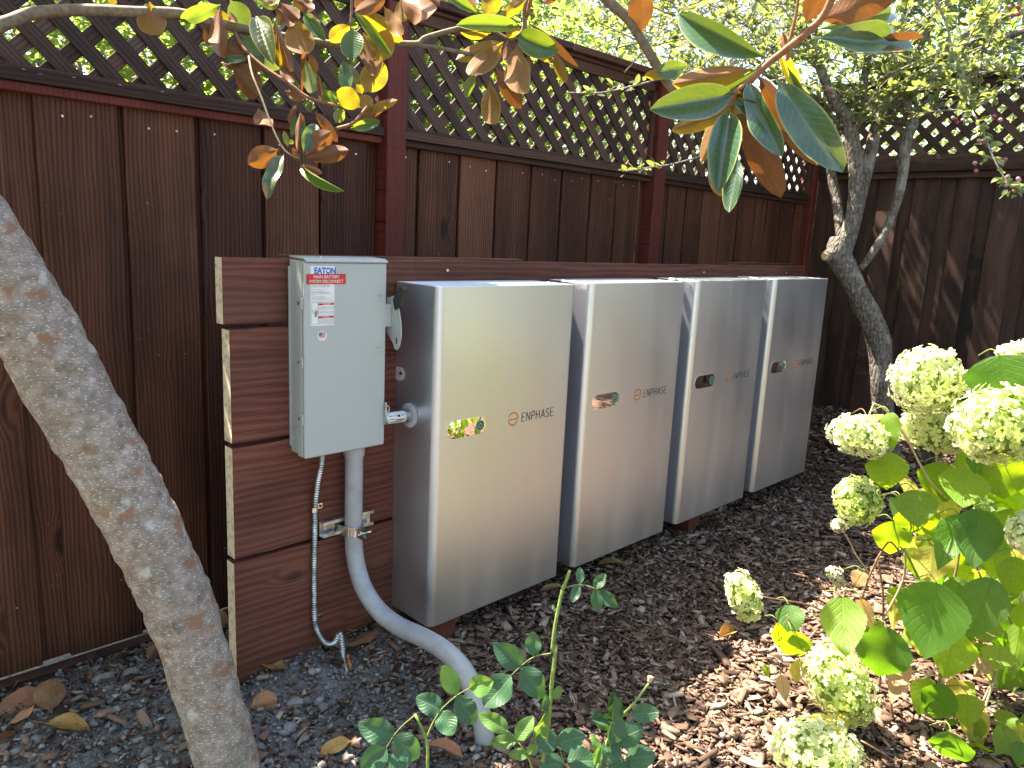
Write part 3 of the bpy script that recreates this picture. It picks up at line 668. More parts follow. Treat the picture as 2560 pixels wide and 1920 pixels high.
    # hanging bracket behind
    MB().box((.03, .1885, .80), (.52, .1985, .90)).obj('wall_bracket', 'galvanised steel', t); MB().box((.03, .1885, .10), (.52, .1985, .16)).obj('wall_bracket', 'galvanised steel', t)
    return t
def copy_tree(o, parent=None):
    c = o.copy(); COL.objects.link(c)
    if parent is not None: c.parent = parent; c.matrix_parent_inverse = o.matrix_parent_inverse
    for ch in o.children: copy_tree(ch, c)
    return c
b0 = make_battery('silver battery unit nearest the grey switch box, widest seen of the row')
BX = [0, .6288, 1.2636, 1.8937]; BZ = [0, .003, .006, .009]
lbs = ['second silver battery unit from the grey switch box, its side crossed by a slanting shadow', 'third silver battery unit from the grey switch box, second from the crabapple', 'silver battery unit nearest the crabapple tree, furthest in the row']
for i in (1, 2, 3):
    b = copy_tree(b0); b.location = (BX[i], 0, BZ[i]); b['label'] = lbs[i-1]

# ------------------------------------------------------------------ switch box
sb = thing('switch_box', 'grey steel disconnect box with stickers and a side lever, mounted on the backboard', 'switch box')
bx0, bx1, bz0, bz1, by0 = -.335, -.092, .540, 1.040, .105
MB().box((bx0+.004, by0+.012, bz0+.004), (bx1-.004, .1815, bz1-.003), .002).obj('body', 'grey enamel', sb)
MB().box((bx0, .178, bz0+.02), (bx1-.002, .1818, bz1-.02)).obj('back_flange', 'grey enamel', sb)
mb = MB(); mb.box((bx0+.001, by0, bz0), (bx1, by0+.0115, bz1-.006), .0035); dr = mb.obj('door', 'grey enamel', sb)
MB().box((bx0, by0+.012, bz0+.002), (bx0+.0035, by0+.035, bz1-.008), .001).obj('door_flange', 'grey enamel', dr)
mb = MB(); mb.prism([(by0-.004, bz1-.0055), (by0-.004, bz1-.002), (by0+.01, bz1+.004), (.181, bz1+.006), (.181, bz1+.003), (by0+.01, bz1)], bx0+.004, bx1, lambda x, y, z: (z, x, y)); mb.obj('rain_hood', 'grey enamel', sb)
for z in (.933, .787, .642):
    h = MB().box((bx0-.0045, .108, z-.014), (bx0-.0005, .120, z+.014), .001).obj('hinge', 'grey enamel', sb)
    MB().cyl((bx0, .130, z), (bx0-.003, .130, z), .0045, .004, 12).obj('rivet', 'galvanised steel', h)
for r0 in (.023, .017):
    mb = MB(); pts = [(.148+r0*math.cos(rad(i*12)), .598+r0*math.sin(rad(i*12))) for i in range(30)]; stroke(mb, pts, .0014, lambda x, y, z: (bx0+.0035-z, x, y), .0007, True); mb.obj('knockout_ring', 'grey enamel', sb)
# stickers
st = MB(); rect(st, -.3175, -.2505, .878, 1.025, by0-.0002); stk = st.obj('sticker', 'white label', dr)
text_part('EATON', .0205, -.3075, 1.0065, by0-.0006, 'blue ink', stk, bold=.0009, sx=.88)
mb = MB(); disc(mb, -.2731, 1.0140, .0016, by0-.0009); mb.obj('ink_dot', 'white ink', stk)
mb = MB(); fr = lambda x, y, z: (x, y, z)
def rrect(x0, x1, z0, z1, r): return arc(x1-r, z1-r, r, 0, 90, 4)+arc(x0+r, z1-r, r, 90, 180, 4)+arc(x0+r, z0+r, r, 180, 270, 4)+arc(x1-r, z0+r, r, 270, 360, 4)
mb.prism(rrect(-.3285, -.2185, .9805, 1.0055, .0028), 0, .0004, lambda x, y, z: (x, by0-.0012-z, y)); rs = mb.obj('sticker', 'red ink', dr); rs['label'] = 'red sticker'
text_part('MAIN BATTERY', .0108, -.2735, .9948, by0-.0018, 'white ink', rs, align='CENTER', sx=.98)
text_part('SYSTEM DISCONNECT', .0108, -.2735, .9838, by0-.0018, 'white ink', rs, align='CENTER', sx=.88)
mb = MB(); rr = random.Random(3)
for z, wl_ in ((.9765, .8), (.9735, .9), (.9675, .45), (.9630, .5), (.9600, .86), (.9570, .9), (.9540, .15), (.9490, .6), (.9460, .65), (.9430, .8), (.9380, .95)):
    x = -.3155
    while x < -.3155+.06*wl_:
        l = rr.uniform(.002, .006); rect(mb, x, x+l, z, z+.0011, by0-.0006, .0002); x += l+.001
for z in (.9235, .9215, .918, .912, .910, .9065, .9020, .8955, .8925, .8895, .8870, .8845):
    x = -.2945
    while x < -.255:
        l = rr.uniform(.002, .005); rect(mb, x, x+l, z, z+.0009, by0-.0006, .0002); x += l+.0011
mb.obj('fine_print', 'grey ink', stk)
mb = MB(); rect(mb, -.2965, -.2525, .9290, .9335, by0-.0006); rect(mb, -.2965, -.2525, .8970, .9015, by0-.0006); mb.obj('warning_bar', 'red ink', stk)
text_part('DANGER', .0048, -.2735, .9296, by0-.0011, 'white ink', stk, align='CENTER'); text_part('PELIGRO', .0048, -.2735, .8976, by0-.0011, 'white ink', stk, align='CENTER')
mb = MB(); fr = lambda x, y, z: (x, by0-.0006-z, y); stroke(mb, [(-.3155, .9355), (-.2520, .9355), (-.2520, .8825), (-.3155, .8825)], .0006, fr, closed=True); stroke(mb, [(-.2968, .9355), (-.2968, .8825)], .0006, fr)
stroke(mb, [(-.3135, .9190), (-.3105, .9165), (-.3120, .9130), (-.3095, .9090)], .0008, fr); mb.obj('print_lines', 'dark grey ink', stk)
mb = MB(); mb.prism([(-.3060, .9000), (-.3015, .9000), (-.3000, .9060), (-.2985, .9110), (-.2990, .9170), (-.3005, .9120), (-.3015, .9190), (-.3025, .9120), (-.3040, .9190), (-.3050, .9110), (-.3070, .9150), (-.3065, .9060)], 0, .0003, fr); mb.obj('hand_symbol', 'olive ink', stk)
mb = MB(); disc(mb, -.2855, .8525, .0130, by0-.0002, .0003, 32); fs_ = mb.obj('sticker', 'white label', dr); fs_['label'] = 'round flag sticker'
mb = MB()
for i in range(7): mb.prism([(-.2945, .8465+i*.0019), (-.2765, .8485+i*.0019), (-.2765, .8494+i*.0019), (-.2945, .8474+i*.0019)], 0, .0003, lambda x, y, z: (x, by0-.0006-z, y))
mb.obj('flag_stripes', 'red ink', fs_)
mb = MB(); mb.prism([(-.2948, .8530), (-.2862, .8540), (-.2862, .8608), (-.2948, .8598)], 0, .0003, lambda x, y, z: (x, by0-.001-z, y)); mb.obj('flag_canton', 'blue ink', fs_)
text_part('MADE IN', .0034, -.2855, .8618, by0-.0006, 'grey ink', fs_, align='CENTER'); text_part('U.S.A.', .0034, -.2855, .8412, by0-.0006, 'grey ink', fs_, align='CENTER')
text_part('ON', .009, -.116, .945, by0-.0002, 'emboss shade grey', dr, align='CENTER'); text_part('I', .009, -.116, .932, by0-.0002, 'emboss shade grey', dr, align='CENTER')  # embossed letters, their relief shade put in as a darker grey
text_part('OFF', .009, -.116, .808, by0-.0002, 'emboss shade grey', dr, align='CENTER'); text_part('O', .008, -.116, .796, by0-.0002, 'emboss shade grey', dr, align='CENTER')
# side lever
lx = -.074
mb = MB(); P = [(.130, .940), (.098, .948), (.084, .938), (.075, .912), (.066, .880), (.063, .845), (.070, .818), (.079, .806), (.090, .806), (.100, .822), (.130, .850)]
mb.prism(P, 0, .003, lambda x, y, z: (lx+z, x, y)); lv = mb.obj('lever', 'grey enamel', sb)
MB().box((bx1-.004, .105, .865), (lx, .155, .925), .002).obj('lever_hub', 'grey enamel', lv)
mb = MB(); mb.prism([(.086, .912), (.066, .922), (.048, .968), (.053, .975), (.070, .972), (.094, .940)], -.006, .010, lambda x, y, z: (lx+z, x, y)); mb.obj('lever_grip', 'black plastic', lv)
mb = MB(); stroke(mb, [(.0835, .838), (.0815, .822)], .005, lambda x, y, z: (lx-.0003-z, x, y)); mb.obj('lever_slot', 'dark void', lv)
mb = MB(); mb.box((bx1-.004, .096, .625), (bx1+.001, .1045, .660), .0008); lt = mb.obj('latch', 'galvanised steel', sb)
mb = MB(); mb.tube([Vector((bx1+.001, .098, .642+.009*math.sin(a))) + Vector((.009*math.cos(a)*.6, -.004, 0)) for a in [i*2*PI/12 for i in range(13)]], .0016, 6, 2); mb.obj('latch_ring', 'galvanised steel', lt, True)
MB().cyl((-.2735, .13, bz1+.004), (-.2735, .13, bz1+.0075), .006, n=12).obj('rivet', 'galvanised steel', sb)

# steel nipple between box and first battery
ep = thing('pipe_stub', 'short galvanised pipe with a white label joining switch box and first battery', 'pipe')
MB().cyl((bx1-.003, .108, .613), (-.0015, .113, .609), .0175, n=28).obj('pipe', 'galvanised steel', ep, auto=40)
mb = MB(); mb.cyl((-.0175, .1125, .6095), (-.0015, .113, .609), .0195, .0195, 28); mb.obj('collar', 'galvanised steel', ep, auto=40)
mb = MB(); mb.cyl((-.0050, .113, .609), (-.0012, .113, .609), .035, .035, 36); mb.obj('washer', 'pale plastic washer', ep, auto=40)
mb = MB()
vs = []; fs = []
for i in range(13):
    th = rad(200+i*11)
    for xx in (-.088, -.026):
        t_ = (xx+.095)/.0935; cy, cz = .108+.005*t_, .613-.004*t_; vs.append((xx, cy+.0179*math.cos(th), cz+.0179*-math.sin(th)*-1 if False else cz-.0179*math.sin(th)*-1))
for i in range(12): fs.append((i*2, i*2+1, i*2+3, i*2+2))
mb.add([(x, y, z) for x, y, z in vs], fs)
# label wraps the camera side (towards -y) of the pipe
mb = MB(); vs = []; fs = []
for i in range(13):
    th = rad(110+i*10)
    for xx in (-.089, -.028):
        t_ = (xx+.095)/.0935; vs.append((xx, .108+.005*t_+.0179*math.cos(th), .613-.004*t_+.0179*math.sin(th)))
for i in range(12): fs.append((i*2, i*2+1, i*2+3, i*2+2))
lab = mb.add(vs, fs).obj('label', 'white label', ep, True)
mb = MB()
for (x0, x1, a0, a1) in ((-.086, -.076, 150, 156), (-.074, -.060, 150, 154), (-.058, -.048, 146, 166), (-.045, -.032, 150, 156), (-.085, -.070, 178, 184), (-.066, -.034, 186, 196), (-.082, -.040, 204, 212)):
    v2 = []
    for a in (a0, a1):
        for xx in (x0, x1):
            t_ = (xx+.095)/.0935; v2.append((xx, .108+.005*t_+.0183*math.cos(rad(a)), .613-.004*t_+.0183*math.sin(rad(a))))
    mb.add(v2, [(0, 1, 3, 2)])
mb.obj('print', 'black ink', lab)

# plastic conduit
pc = thing('conduit', 'thick grey plastic conduit curving from the switch box down into the ground', 'conduit')
pvp = [(-.163, .145, .545), (-.163, .145, .42), (-.163, .145, .29), (-.162, .137, .215), (-.159, .105, .145), (-.154, .040, .098), (-.148, -.045, .082), (-.143, -.150, .090), (-.139, -.235, .088), (-.136, -.305, .063), (-.134, -.352, .010), (-.133, -.376, -.050), (-.132, -.392, -.14)]
MB().tube(pvp, .0245, 28, 8).obj('pipe', 'grey conduit plastic', pc, True)
MB().cyl((-.163, .145, .512), (-.163, .145, .5405), .0282, .0295, 28).obj('coupling', 'grey conduit plastic', pc, auto=40)
sc_ = thing('strut_channel', 'short zinc strut channel screwed to the planks behind the plastic conduit', 'channel')
def extr(prof, x0, x1, nm, mat, par): MB().prism(prof, x0, x1, lambda x, y, z: (z, x, y)).obj(nm, mat, par)
y1 = .1815; y0 = y1-.021
extr([(y1, .288), (y0, .288), (y0, .297), (y0+.002, .297), (y0+.002, .290), (y1-.002, .290), (y1-.002, .330), (y0+.002, .330), (y0+.002, .323), (y0, .323), (y0, .332), (y1, .332)], -.250, -.086, 'channel', 'galvanised steel', sc_)
MB().cyl((-.235, .179, .310), (-.235, .1765, .310), .0075, .006, 14).obj('screw', 'zinc clamp', sc_)
MB().cyl((-.110, .179, .310), (-.110, .1765, .310), .0075, .006, 14).obj('screw', 'zinc clamp', sc_)
cl = thing('pipe_clamp', 'shiny two part clamp holding the plastic conduit to the channel', 'clamp')
for sgn in (-1, 1):
    pts = [(-.163+sgn*.034, .176), (-.163+sgn*.0285, .150)]+[(-.163+sgn*.0262*math.cos(rad(a)), .145-.0262*math.sin(rad(a))) for a in (0, 15, 30, 45, 60, 75)]+[(-.163+sgn*.006, .1075), (-.163+sgn*.006, .090)]
    mb = MB(); vs = []
    for (x, y) in pts: vs += [(x, y, .285), (x, y, .313)]
    for (x, y) in pts: vs += [(x+sgn*.0018, y-.001, .285), (x+sgn*.0018, y-.001, .313)]
    n = len(pts); fs = []
    for i in range(n-1): fs += [(2*i, 2*i+1, 2*i+3, 2*i+2), (2*n+2*i, 2*n+2*i+2, 2*n+2*i+3, 2*n+2*i+1), (2*i, 2*i+2, 2*n+2*i+2, 2*n+2*i), (2*i+1, 2*n+2*i+1, 2*n+2*i+3, 2*i+3)]
    mb.add(vs, fs).obj('clamp_half', 'zinc clamp', cl, auto=50)
MB().cyl((-.182, .098, .300), (-.138, .098, .300), .0032, n=12).obj('bolt', 'zinc clamp', cl)
MB().cyl((-.156, .098, .300), (-.151, .098, .300), .0072, n=6).obj('nut', 'zinc clamp', cl); MB().cyl((-.175, .098, .300), (-.170, .098, .300), .0072, n=6).obj('nut', 'zinc clamp', cl)

# flexible conduit with clips
fx = thing('flexible_conduit', 'thin ribbed metal conduit hanging from the switch box down to the ground rod', 'conduit')
fp = [(-.257, .150, .545), (-.258, .156, .50), (-.263, .168, .44), (-.267, .173, .371), (-.268, .174, .303), (-.270, .174, .20), (-.270, .174, .10), (-.269, .172, .044), (-.262, .165, .008), (-.250, .145, -.018), (-.236, .125, -.012), (-.226, .118, .012), (-.222, .112, .008), (-.225, .100, -.030), (-.228, .085, -.060), (-.231, .070, -.078)]
MB().tube(fp, .0074, 12, 10, corr=.0068).obj('ribbed_tube', 'galvanised steel', fx, True)
for z in (.371, .044):
    c = MB().tube([(-.268, .1745+.010*math.cos(a)*-1, z) if False else (-.268+.0098*math.cos(a), .1735+.0098*math.sin(a), z) for a in [rad(x) for x in range(90, 451, 30)]], .0022, 6, 1)
    c2 = MB()
    for k in range(2): pass
    vs = []; fs = []
    for i in range(19):
        a = rad(60+i*18); vs += [(-.268+.0090*math.cos(a), .1735+.0090*math.sin(a), z-.006), (-.268+.0090*math.cos(a), .1735+.0090*math.sin(a), z+.006)]
    for i in range(18): fs.append((2*i, 2*i+1, 2*i+3, 2*i+2))
    c2.add(vs, fs); c2.box((-.259, .1797, z-.004), (-.240, .1812, z+.012), .0005)
    cp = c2.obj('clip', 'zinc clamp', fx); MB().cyl((-.247, .1797, z+.004), (-.247, .1778, z+.004), .0036, n=10).obj('screw', 'black plastic', cp)
gr = thing('ground_rod', 'copper ground rod with a clamp sticking out of the gravel below the ribbed conduit', 'ground rod')
MB().cyl((-.219, .086, -.035), (-.214, .030, -.20), .0072, n=16).obj('rod', 'copper', gr, auto=40)
MB().cyl((-.218, .073, -.083), (-.217, .066, -.102), .0125, .0125, 12).obj('clamp', 'galvanised steel', gr)
MB().cyl((-.250, .080, -.088), (-.190, .048, -.090), .0028, n=8).obj('bolt', 'galvanised steel', gr); MB().cyl((-.212, .052, -.089), (-.206, .049, -.0893), .009, .008, 12).obj('bolt_head', 'zinc clamp', gr)
MB().cyl((-.245, .066, -.080), (-.222, .066, -.086), .0095, .0085, 12).obj('connector', 'galvanised steel', gr)

# ------------------------------------------------------------------ leaves
def leaf_mesh(name, outline, nx=12, nyh=3, curl=.12, fold=.25, wave=.02, serr=0., seed=0, twist=0., petiole=.0):
    """unit leaf: base at origin, tip at x=1, half width 0.5; outline(t)->0..1 half width"""
    r = random.Random(seed); p1, p2 = r.uniform(0, 6), r.uniform(0, 6); vs = []; uv = []; fs = []; nyy = 2*nyh+1
    for i in range(nx+1):
        t = i/nx; hw = outline(t)*.5; 
        if serr: hw *= 1+serr*(1 if i % 2 else -1)
        cx = math.sin(t*curl*2)/(curl*2) if abs(curl) > 1e-3 else t; cz = -(1-math.cos(t*curl*2))/(curl*2) if abs(curl) > 1e-3 else 0
        for j in range(nyy):
            s = (j-nyh)/nyh; z = fold*abs(s)*hw-.25*fold*hw*s*s+wave*math.sin(t*9+p1+(2 if s > 0 else 0))*abs(s)*(hw*2)
            tw = twist*t; yy = s*hw; vs.append((cx-serr*.3*abs(s)*(i % 2)*.06, yy*math.cos(tw)-z*math.sin(tw), cz+yy*math.sin(tw)+z*math.cos(tw))); uv.append((t, .5+s*.5))
    for i in range(nx):
        for j in range(nyy-1): a = i*nyy+j; fs.append((a, a+nyy, a+nyy+1, a+1))
    mb = MB(); mb.add(vs, [f for f in fs], uv); me = mb.mesh(name, True)
    return me
def o_magnolia(t): 
    if t < .06: return .05
    u = (t-.06)/.94; return max(.02, (math.sin(PI*min(1, u**1.05)))**.56) if u < .995 else .02
def o_ell(t):
    if t < .05: return .05
    u = (t-.05)/.95; return max(.015, math.sin(PI*u**.85)**.7)
def o_heart(t):
    return .2 if t < .001 else ((t/.3)**.42 if t < .3 else max(.012, 1-((t-.3)/.7)**1.75))
def o_rose(t):
    if t < .03: return .05
    u = (t-.03)/.97; return max(.01, (math.sin(PI*u**.82))**.62)
LM = {}
for key, ol, kw in (('mag', o_magnolia, dict(nx=14)), ('hyd', o_heart, dict(nx=26, serr=.022)), ('rose', o_rose, dict(nx=22, serr=.018)), ('small', o_ell, dict(nx=6, nyh=1))):
    LM[key] = []
    for k in range(5):
        r = random.Random(k*7+1)
        cu = {'mag': (.06, .30), 'hyd': (.12, .45), 'rose': (.08, .3), 'small': (.1, .5)}[key]
        LM[key].append(dict(curl=r.uniform(*cu)*(1 if k % 3 else -.5), fold={'mag': .35, 'hyd': .16, 'rose': .22, 'small': .4}[key]*r.uniform(.5, 1.5), wave=r.uniform(.015, .07), seed=k, twist=r.uniform(-.35, .35) if key == 'mag' else r.uniform(-.12, .12), outline=ol, **kw))
MC = {}
def leaf_me(kind, var, mat):
    k = (kind, var % 5, mat)
    if k not in MC:
        d = dict(LM[kind][var % 5]); ol = d.pop('outline'); me = leaf_mesh('leaf', ol, **d); me.materials.append(M[mat]); MC[k] = me
    return MC[k]
def put_leaf(name, b3, t3, width, side, kind, mat, parent, roll=0., var=None):
    b3, t3 = Vector(b3), Vector(t3); ax = t3-b3; L = ax.length; ax.normalize(); vw = (Vector(CAM)-b3).normalized()
    wd = vw.cross(ax).normalized(); n = ax.cross(wd)
    if side in 'bB': wd, n = -wd, -n
    if roll: q = Matrix.Rotation(roll, 3, ax); wd = q@wd; n = q@n
    wr = width/max(.45, abs(math.cos(roll)))
    v = random.randrange(5) if var is None else var; me = leaf_me(kind, v, mat)
    ext = 1.07 if kind == 'mag' else 1.03; o = link(name, me, None, parent)
    o.matrix_world = Matrix(((ax.x*L*ext, wd.x*wr, n.x*L, b3.x), (ax.y*L*ext, wd.y*wr, n.y*L, b3.y), (ax.z*L*ext, wd.z*wr, n.z*L, b3.z), (0, 0, 0, 1)))
    return o
def px2m(px, d): return px*K/FOC*d

# ------------------------------------------------------------------ magnolia
mg = thing('magnolia_tree', 'magnolia with a leaning pale speckled trunk at left and leathery leaves hanging over the fence', 'tree')
tp = [(-330, -130, 1.32), (-215, 160, 1.38), (-150, 330, 1.42), (-100, 420, 1.45), (-40, 530, 1.49), (28, 640, 1.53), (95, 745, 1.56), (172, 889, 1.59), (235, 995, 1.61), (292, 1106, 1.63), (345, 1215, 1.645), (395, 1330, 1.66), (450, 1500, 1.675), (492, 1659, 1.685), (520, 1800, 1.69)]
tr = [.058, .066, .069, .073, .079, .082, .080, .077, .0755, .0745, .0725, .070, .067, .068, .074]
from mathutils import noise as mnoise
tk = MB().tube([at(*p) for p in tp], tr, 96, 24, .035, 4).obj('trunk', 'magnolia bark', mg, True)
tn_ = [v.normal.copy() for v in tk.data.vertices]
for v, n_ in zip(tk.data.vertices, tn_):      # uneven bark: ridges, dents, small scars
    c_ = v.co; k_ = mnoise.noise(c_*9)*.0050+mnoise.noise(Vector((c_.x*35, c_.y*35, c_.z*60)))*.0022+max(0, mnoise.noise(c_*22+Vector((5, 0, 0)))-.35)*.012+mnoise.noise(Vector((c_.x*120, c_.y*120, c_.z*170)))*.0010
    v.co += n_*k_
tk.data.update()
# swelling of a healed branch on the trunk's right edge, and small nubs
def knob(c, r, fl, par, nm='burl'):
    import bmesh
    bm = bmesh.new(); bmesh.ops.create_icosphere(bm, subdivisions=3, radius=1)
    for v in bm.verts: v.co *= 1+.08*math.sin(v.co.x*5+v.co.z*3)+.05*math.sin(v.co.y*9)
    me = bpy.data.meshes.new(nm); bm.to_mesh(me); bm.free(); me.polygons.foreach_set('use_smooth', np.ones(len(me.polygons), bool))
    o = link(nm, me, 'magnolia bark', par); o.location = c; o.scale = (r, r*fl, r*1.25); return o
knob(at(84, 622, 1.54), .034, .8, mg); knob(at(112, 900, 1.60), .016, .7, mg); knob(at(368, 1160, 1.645), .022, .7, mg); knob(at(246, 895, 1.61), .016, .7, mg); knob(at(298, 1262, 1.645), .015, .7, mg)
# limbs: joined outside the frame
brL = [(-215, 160, 1.38), (-120, 110, 1.48), (-40, 72, 1.56)]+[(*Z1(p), d) for p, d in (((60, 138), 1.60), ((230, 82), 1.64), ((500, 64), 1.68), ((820, 76), 1.72), ((1150, 88), 1.75), ((1400, 150), 1.78), ((1700, 212), 1.82), ((2180, 290), 1.86))]+[(*Z2(p), d) for p, d in (((150, 268), 1.88), ((480, 282), 1.90), ((560, 240), 1.90), ((830, 170), 1.91), ((960, 190), 1.92), ((1090, 252), 1.93), ((1180, 190), 1.92), ((1190, 60), 1.90), ((1225, -60), 1.88), ((1235, -260), 1.85))]
m = len(brL); MB().tube([at(*p) for p in brL], np.interp(np.arange(m), [0, 3, 7, 11, 14, 16, m-1], [.03, .0135, .0125, .0085, .0062, .0058, .006]), 12, 5, .06, 2).obj('branch', 'magnolia twig', mg, True)
def twig(pts, r0, r1, mat='magnolia shoot', par=None, name='twig', n=8, noise=.05):
    m = len(pts); MB().tube([at(*p) for p in pts], [r0+(r1-r0)*i/(m-1) for i in range(m)], n, 4, noise, m).obj(name, mat, par or mg, True)
twig([(*Z2((480, 290)), 1.9), (*Z2((640, 310)), 1.9), (*Z2((860, 352)), 1.91)], .0058, .0048, 'magnolia twig')
twig([(*ZS((350, 240)), 1.80), (*ZS((450, 420)), 1.78), (*ZS((620, 580)), 1.77), (*ZS((850, 730)), 1.76), (*ZS((1000, 840)), 1.76), (*ZS((1260, 920)), 1.76)], .0048, .0042)
twig([(*ZS((1240, 1115)), 1.75), (*ZS((1380, 1070)), 1.755), (*ZS((1460, 990)), 1.76), (*ZS((1530, 900)), 1.77)], .0042, .0036)
twig([(*ZS((490, 480)), 1.77), (*ZS((520, 640)), 1.72), (*ZS((600, 840)), 1.70), (*ZS((700, 1110)), 1.68), (*ZS((800, 1300)), 1.67), (*ZS((930, 1375)), 1.67)], .0026, .0020, 'magnolia twig')
twig([(*ZS((1385, -150)), 1.7), (*ZS((1380, 60)), 1.72), (*ZS((1370, 230)), 1.73)], .0032, .0026, 'magnolia twig')
twig([(*ZK((845, 130)), 1.9), (*ZK((870, 20)), 1.88), (*ZK((900, -80)), 1.86)], .005, .005)
twig([(*ZK((700, 310)), 1.93), (*ZK((620, 480)), 1.91), (*ZK((560, 560)), 1.90)], .0034, .003)
# right hand branch close to the viewer
twig([(*Z2((1540, -260)), 1.28), (*Z2((1640, -90)), 1.30), (*Z2((1740, 20)), 1.32), (*Z2((1850, 120)), 1.33), (*Z2((1925, 235)), 1.34), (*Z2((1990, 340)), 1.35), (*Z2((2070, 480)), 1.36), (*Z2((2150, 590)), 1.37), (*Z2((2225, 690)), 1.38)], .0098, .0075, 'magnolia twig', n=12, noise=.07, name='branch')
twig([(*Z3((1000, -60)), 1.10), (*Z3((900, 130)), 1.12), (*Z3((690, 310)), 1.14), (*Z3((570, 405)), 1.15), (*Z3((450, 520)), 1.16), (*Z3((355, 600)), 1.17), (*Z3((320, 700)), 1.18)], .0062, .0042, 'magnolia shoot')
twig([(*Z3((765, -40)), 1.12), (*Z3((740, 120)), 1.13), (*Z3((695, 290)), 1.14)], .0022, .0028)
# (zoom, base, tip, width px, side, material key, depth base, depth tip, roll)
G, B_, N_ = 'magnolia leaf green', 'magnolia leaf', 'magnolia leaf brown'
ml = []
def ad(zf, d, rows):
    for (b, t, wpx, sd, m_, *ex) in rows:
        dd = ex[0] if ex else 0.; rl_ = ex[1] if len(ex) > 1 else random.uniform(-.25, .25); sc2 = {Z1: 2.976, Z2: 2.976, Z3: 2.976, ZS: 3.999, ZK: 3.657}[zf]
        ml.append((zf(b), zf(t), wpx/sc2, sd, m_, d, d+dd, rl_))
ad(Z1, 1.72, [((960, 10), (975, 208), 165, 'b', B_), ((1420, 30), (1148, 136), 95, 'g', G), ((720, -30), (725, 30), 50, 'b', B_)])
ad(ZS, 1.78, [((120, 60), (75, 150), 60, 'b', B_), ((240, 60), (225, 545), 150, 'b', N_, -.05), ((130, 90), (330, 190), 100, 'b', B_), ((330, 100), (370, 215), 70, 'b', B_),
    ((330, 0), (470, 225), 190, 'g', G, .03), ((560, 140), (680, 480), 190, 'g', B_, -.08), ((100, 230), (200, 380), 130, 'b', N_), ((240, 360), (470, 510), 180, 'b', N_),
    ((420, 300), (740, 590), 190, 'g', G, .05), ((740, 250), (760, 560), 90, 'b', B_), ((700, 150), (860, 620), 95, 'b', N_), ((720, 60), (880, 240), 110, 'b', N_),
    ((560, 0), (770, 40), 110, 'b', G), ((630, -60), (750, 50), 120, 'b', B_), ((760, 20), (920, 170), 120, 'b', N_), ((860, -20), (1060, 90), 110, 'b', N_), ((980, 100), (1110, 220), 60, 'b', B_),
    ((900, 150), (960, 510), 240, 'b', B_), ((960, 110), (1145, 345), 100, 'g', G), ((975, 250), (968, 725), 40, 'b', N_, .1), ((985, 520), (1040, 800), 130, 'b', G),
    ((1010, 460), (1070, 610), 70, 'b', N_), ((500, 500), (270, 530), 70, 'g', G), ((640, 600), (250, 540), 110, 'b', N_), ((540, 600), (580, 830), 60, 'b', N_), ((345, 570), (575, 825), 210, 'b', N_),
    ((1370, 220), (1205, 350), 130, 'b', B_), ((1375, 240), (1400, 515), 205, 'g', G), ((1400, 90), (1740, 490), 95, 'g', G), ((1410, 60), (1790, 310), 120, 'b', B_),
    ((1640, 60), (1400, 80), 0.1, 'b', N_) , ((1690, -30), (1410, 70), 160, 'b', N_), ((1480, 280), (1540, 520), 170, 'b', B_), ((1700, 240), (1600, 500), 200, 'b', B_), ((1460, 400), (1600, 680), 75, 'b', N_),
    ((1310, 520), (1330, 790), 110, 'g', G), ((1300, 520), (1450, 780), 120, 'g', B_), ((1490, 800), (1640, 540), 220, 'b', B_), ((1440, 820), (1560, 940), 120, 'b', B_),
    ((1460, 910), (1290, 800), 160, 'b', B_), ((1300, 850), (1110, 830), 100, 'g', G), ((1460, 990), (1770, 860), 75, 'b', B_), ((1430, 1070), (1680, 930), 70, 'b', N_), ((1360, 1110), (1610, 1050), 90, 'g', G),
    ((1240, 1060), (1300, 960), 100, 'b', G), ((1090, 620), (1120, 850), 45, 'b', N_), ((800, 780), (1000, 870), 100, 'b', N_), ((760, 560), (880, 740), 100, 'b', N_),
    ((570, 930), (660, 1150), 150, 'b', N_, -.04), ((900, 900), (850, 1060), 60, 'b', N_), ((1040, 870), (1000, 960), 55, 'g', B_), ((1060, 960), (1240, 1200), 90, 'b', N_), ((860, 1190), (900, 1000), 60, 'g', G)])
ad(ZS, 1.67, [((745, 1290), (500, 1410), 185, 'b', N_), ((800, 1330), (605, 1595), 85, 'g', N_, -.08, .75), ((830, 1270), (800, 1130), 50, 'b', G), ((835, 1240), (880, 1215), 40, 'b', G),
    ((910, 1310), (930, 985), 90, 'b', N_), ((960, 1320), (1090, 1070), 140, 'g', G), ((975, 1340), (1190, 1150), 170, 'b', N_, 0, .1), ((980, 1370), (1325, 1300), 145, 'b', N_, 0, -.05),
    ((925, 1400), (870, 1290), 50, 'b', N_), ((930, 1420), (1250, 1640), 90, 'g', G, -.06, .5), ((940, 1420), (1120, 1500), 60, 'b', N_), ((970, 1300), (950, 980), 50, 'g', G)])
ad(Z2, 1.74, [((290, 5), (105, 68), 90, 'b', N_), ((385, -10), (615, 122), 165, 'b', N_, -.05), ((280, 40), (410, 255), 85, 'b', B_), ((400, -20), (395, 140), 80, 'b', B_), ((130, 690), (0, 590), 130, 'b', B_), ((640, 40), (560, -60), 80, 'b', N_)])
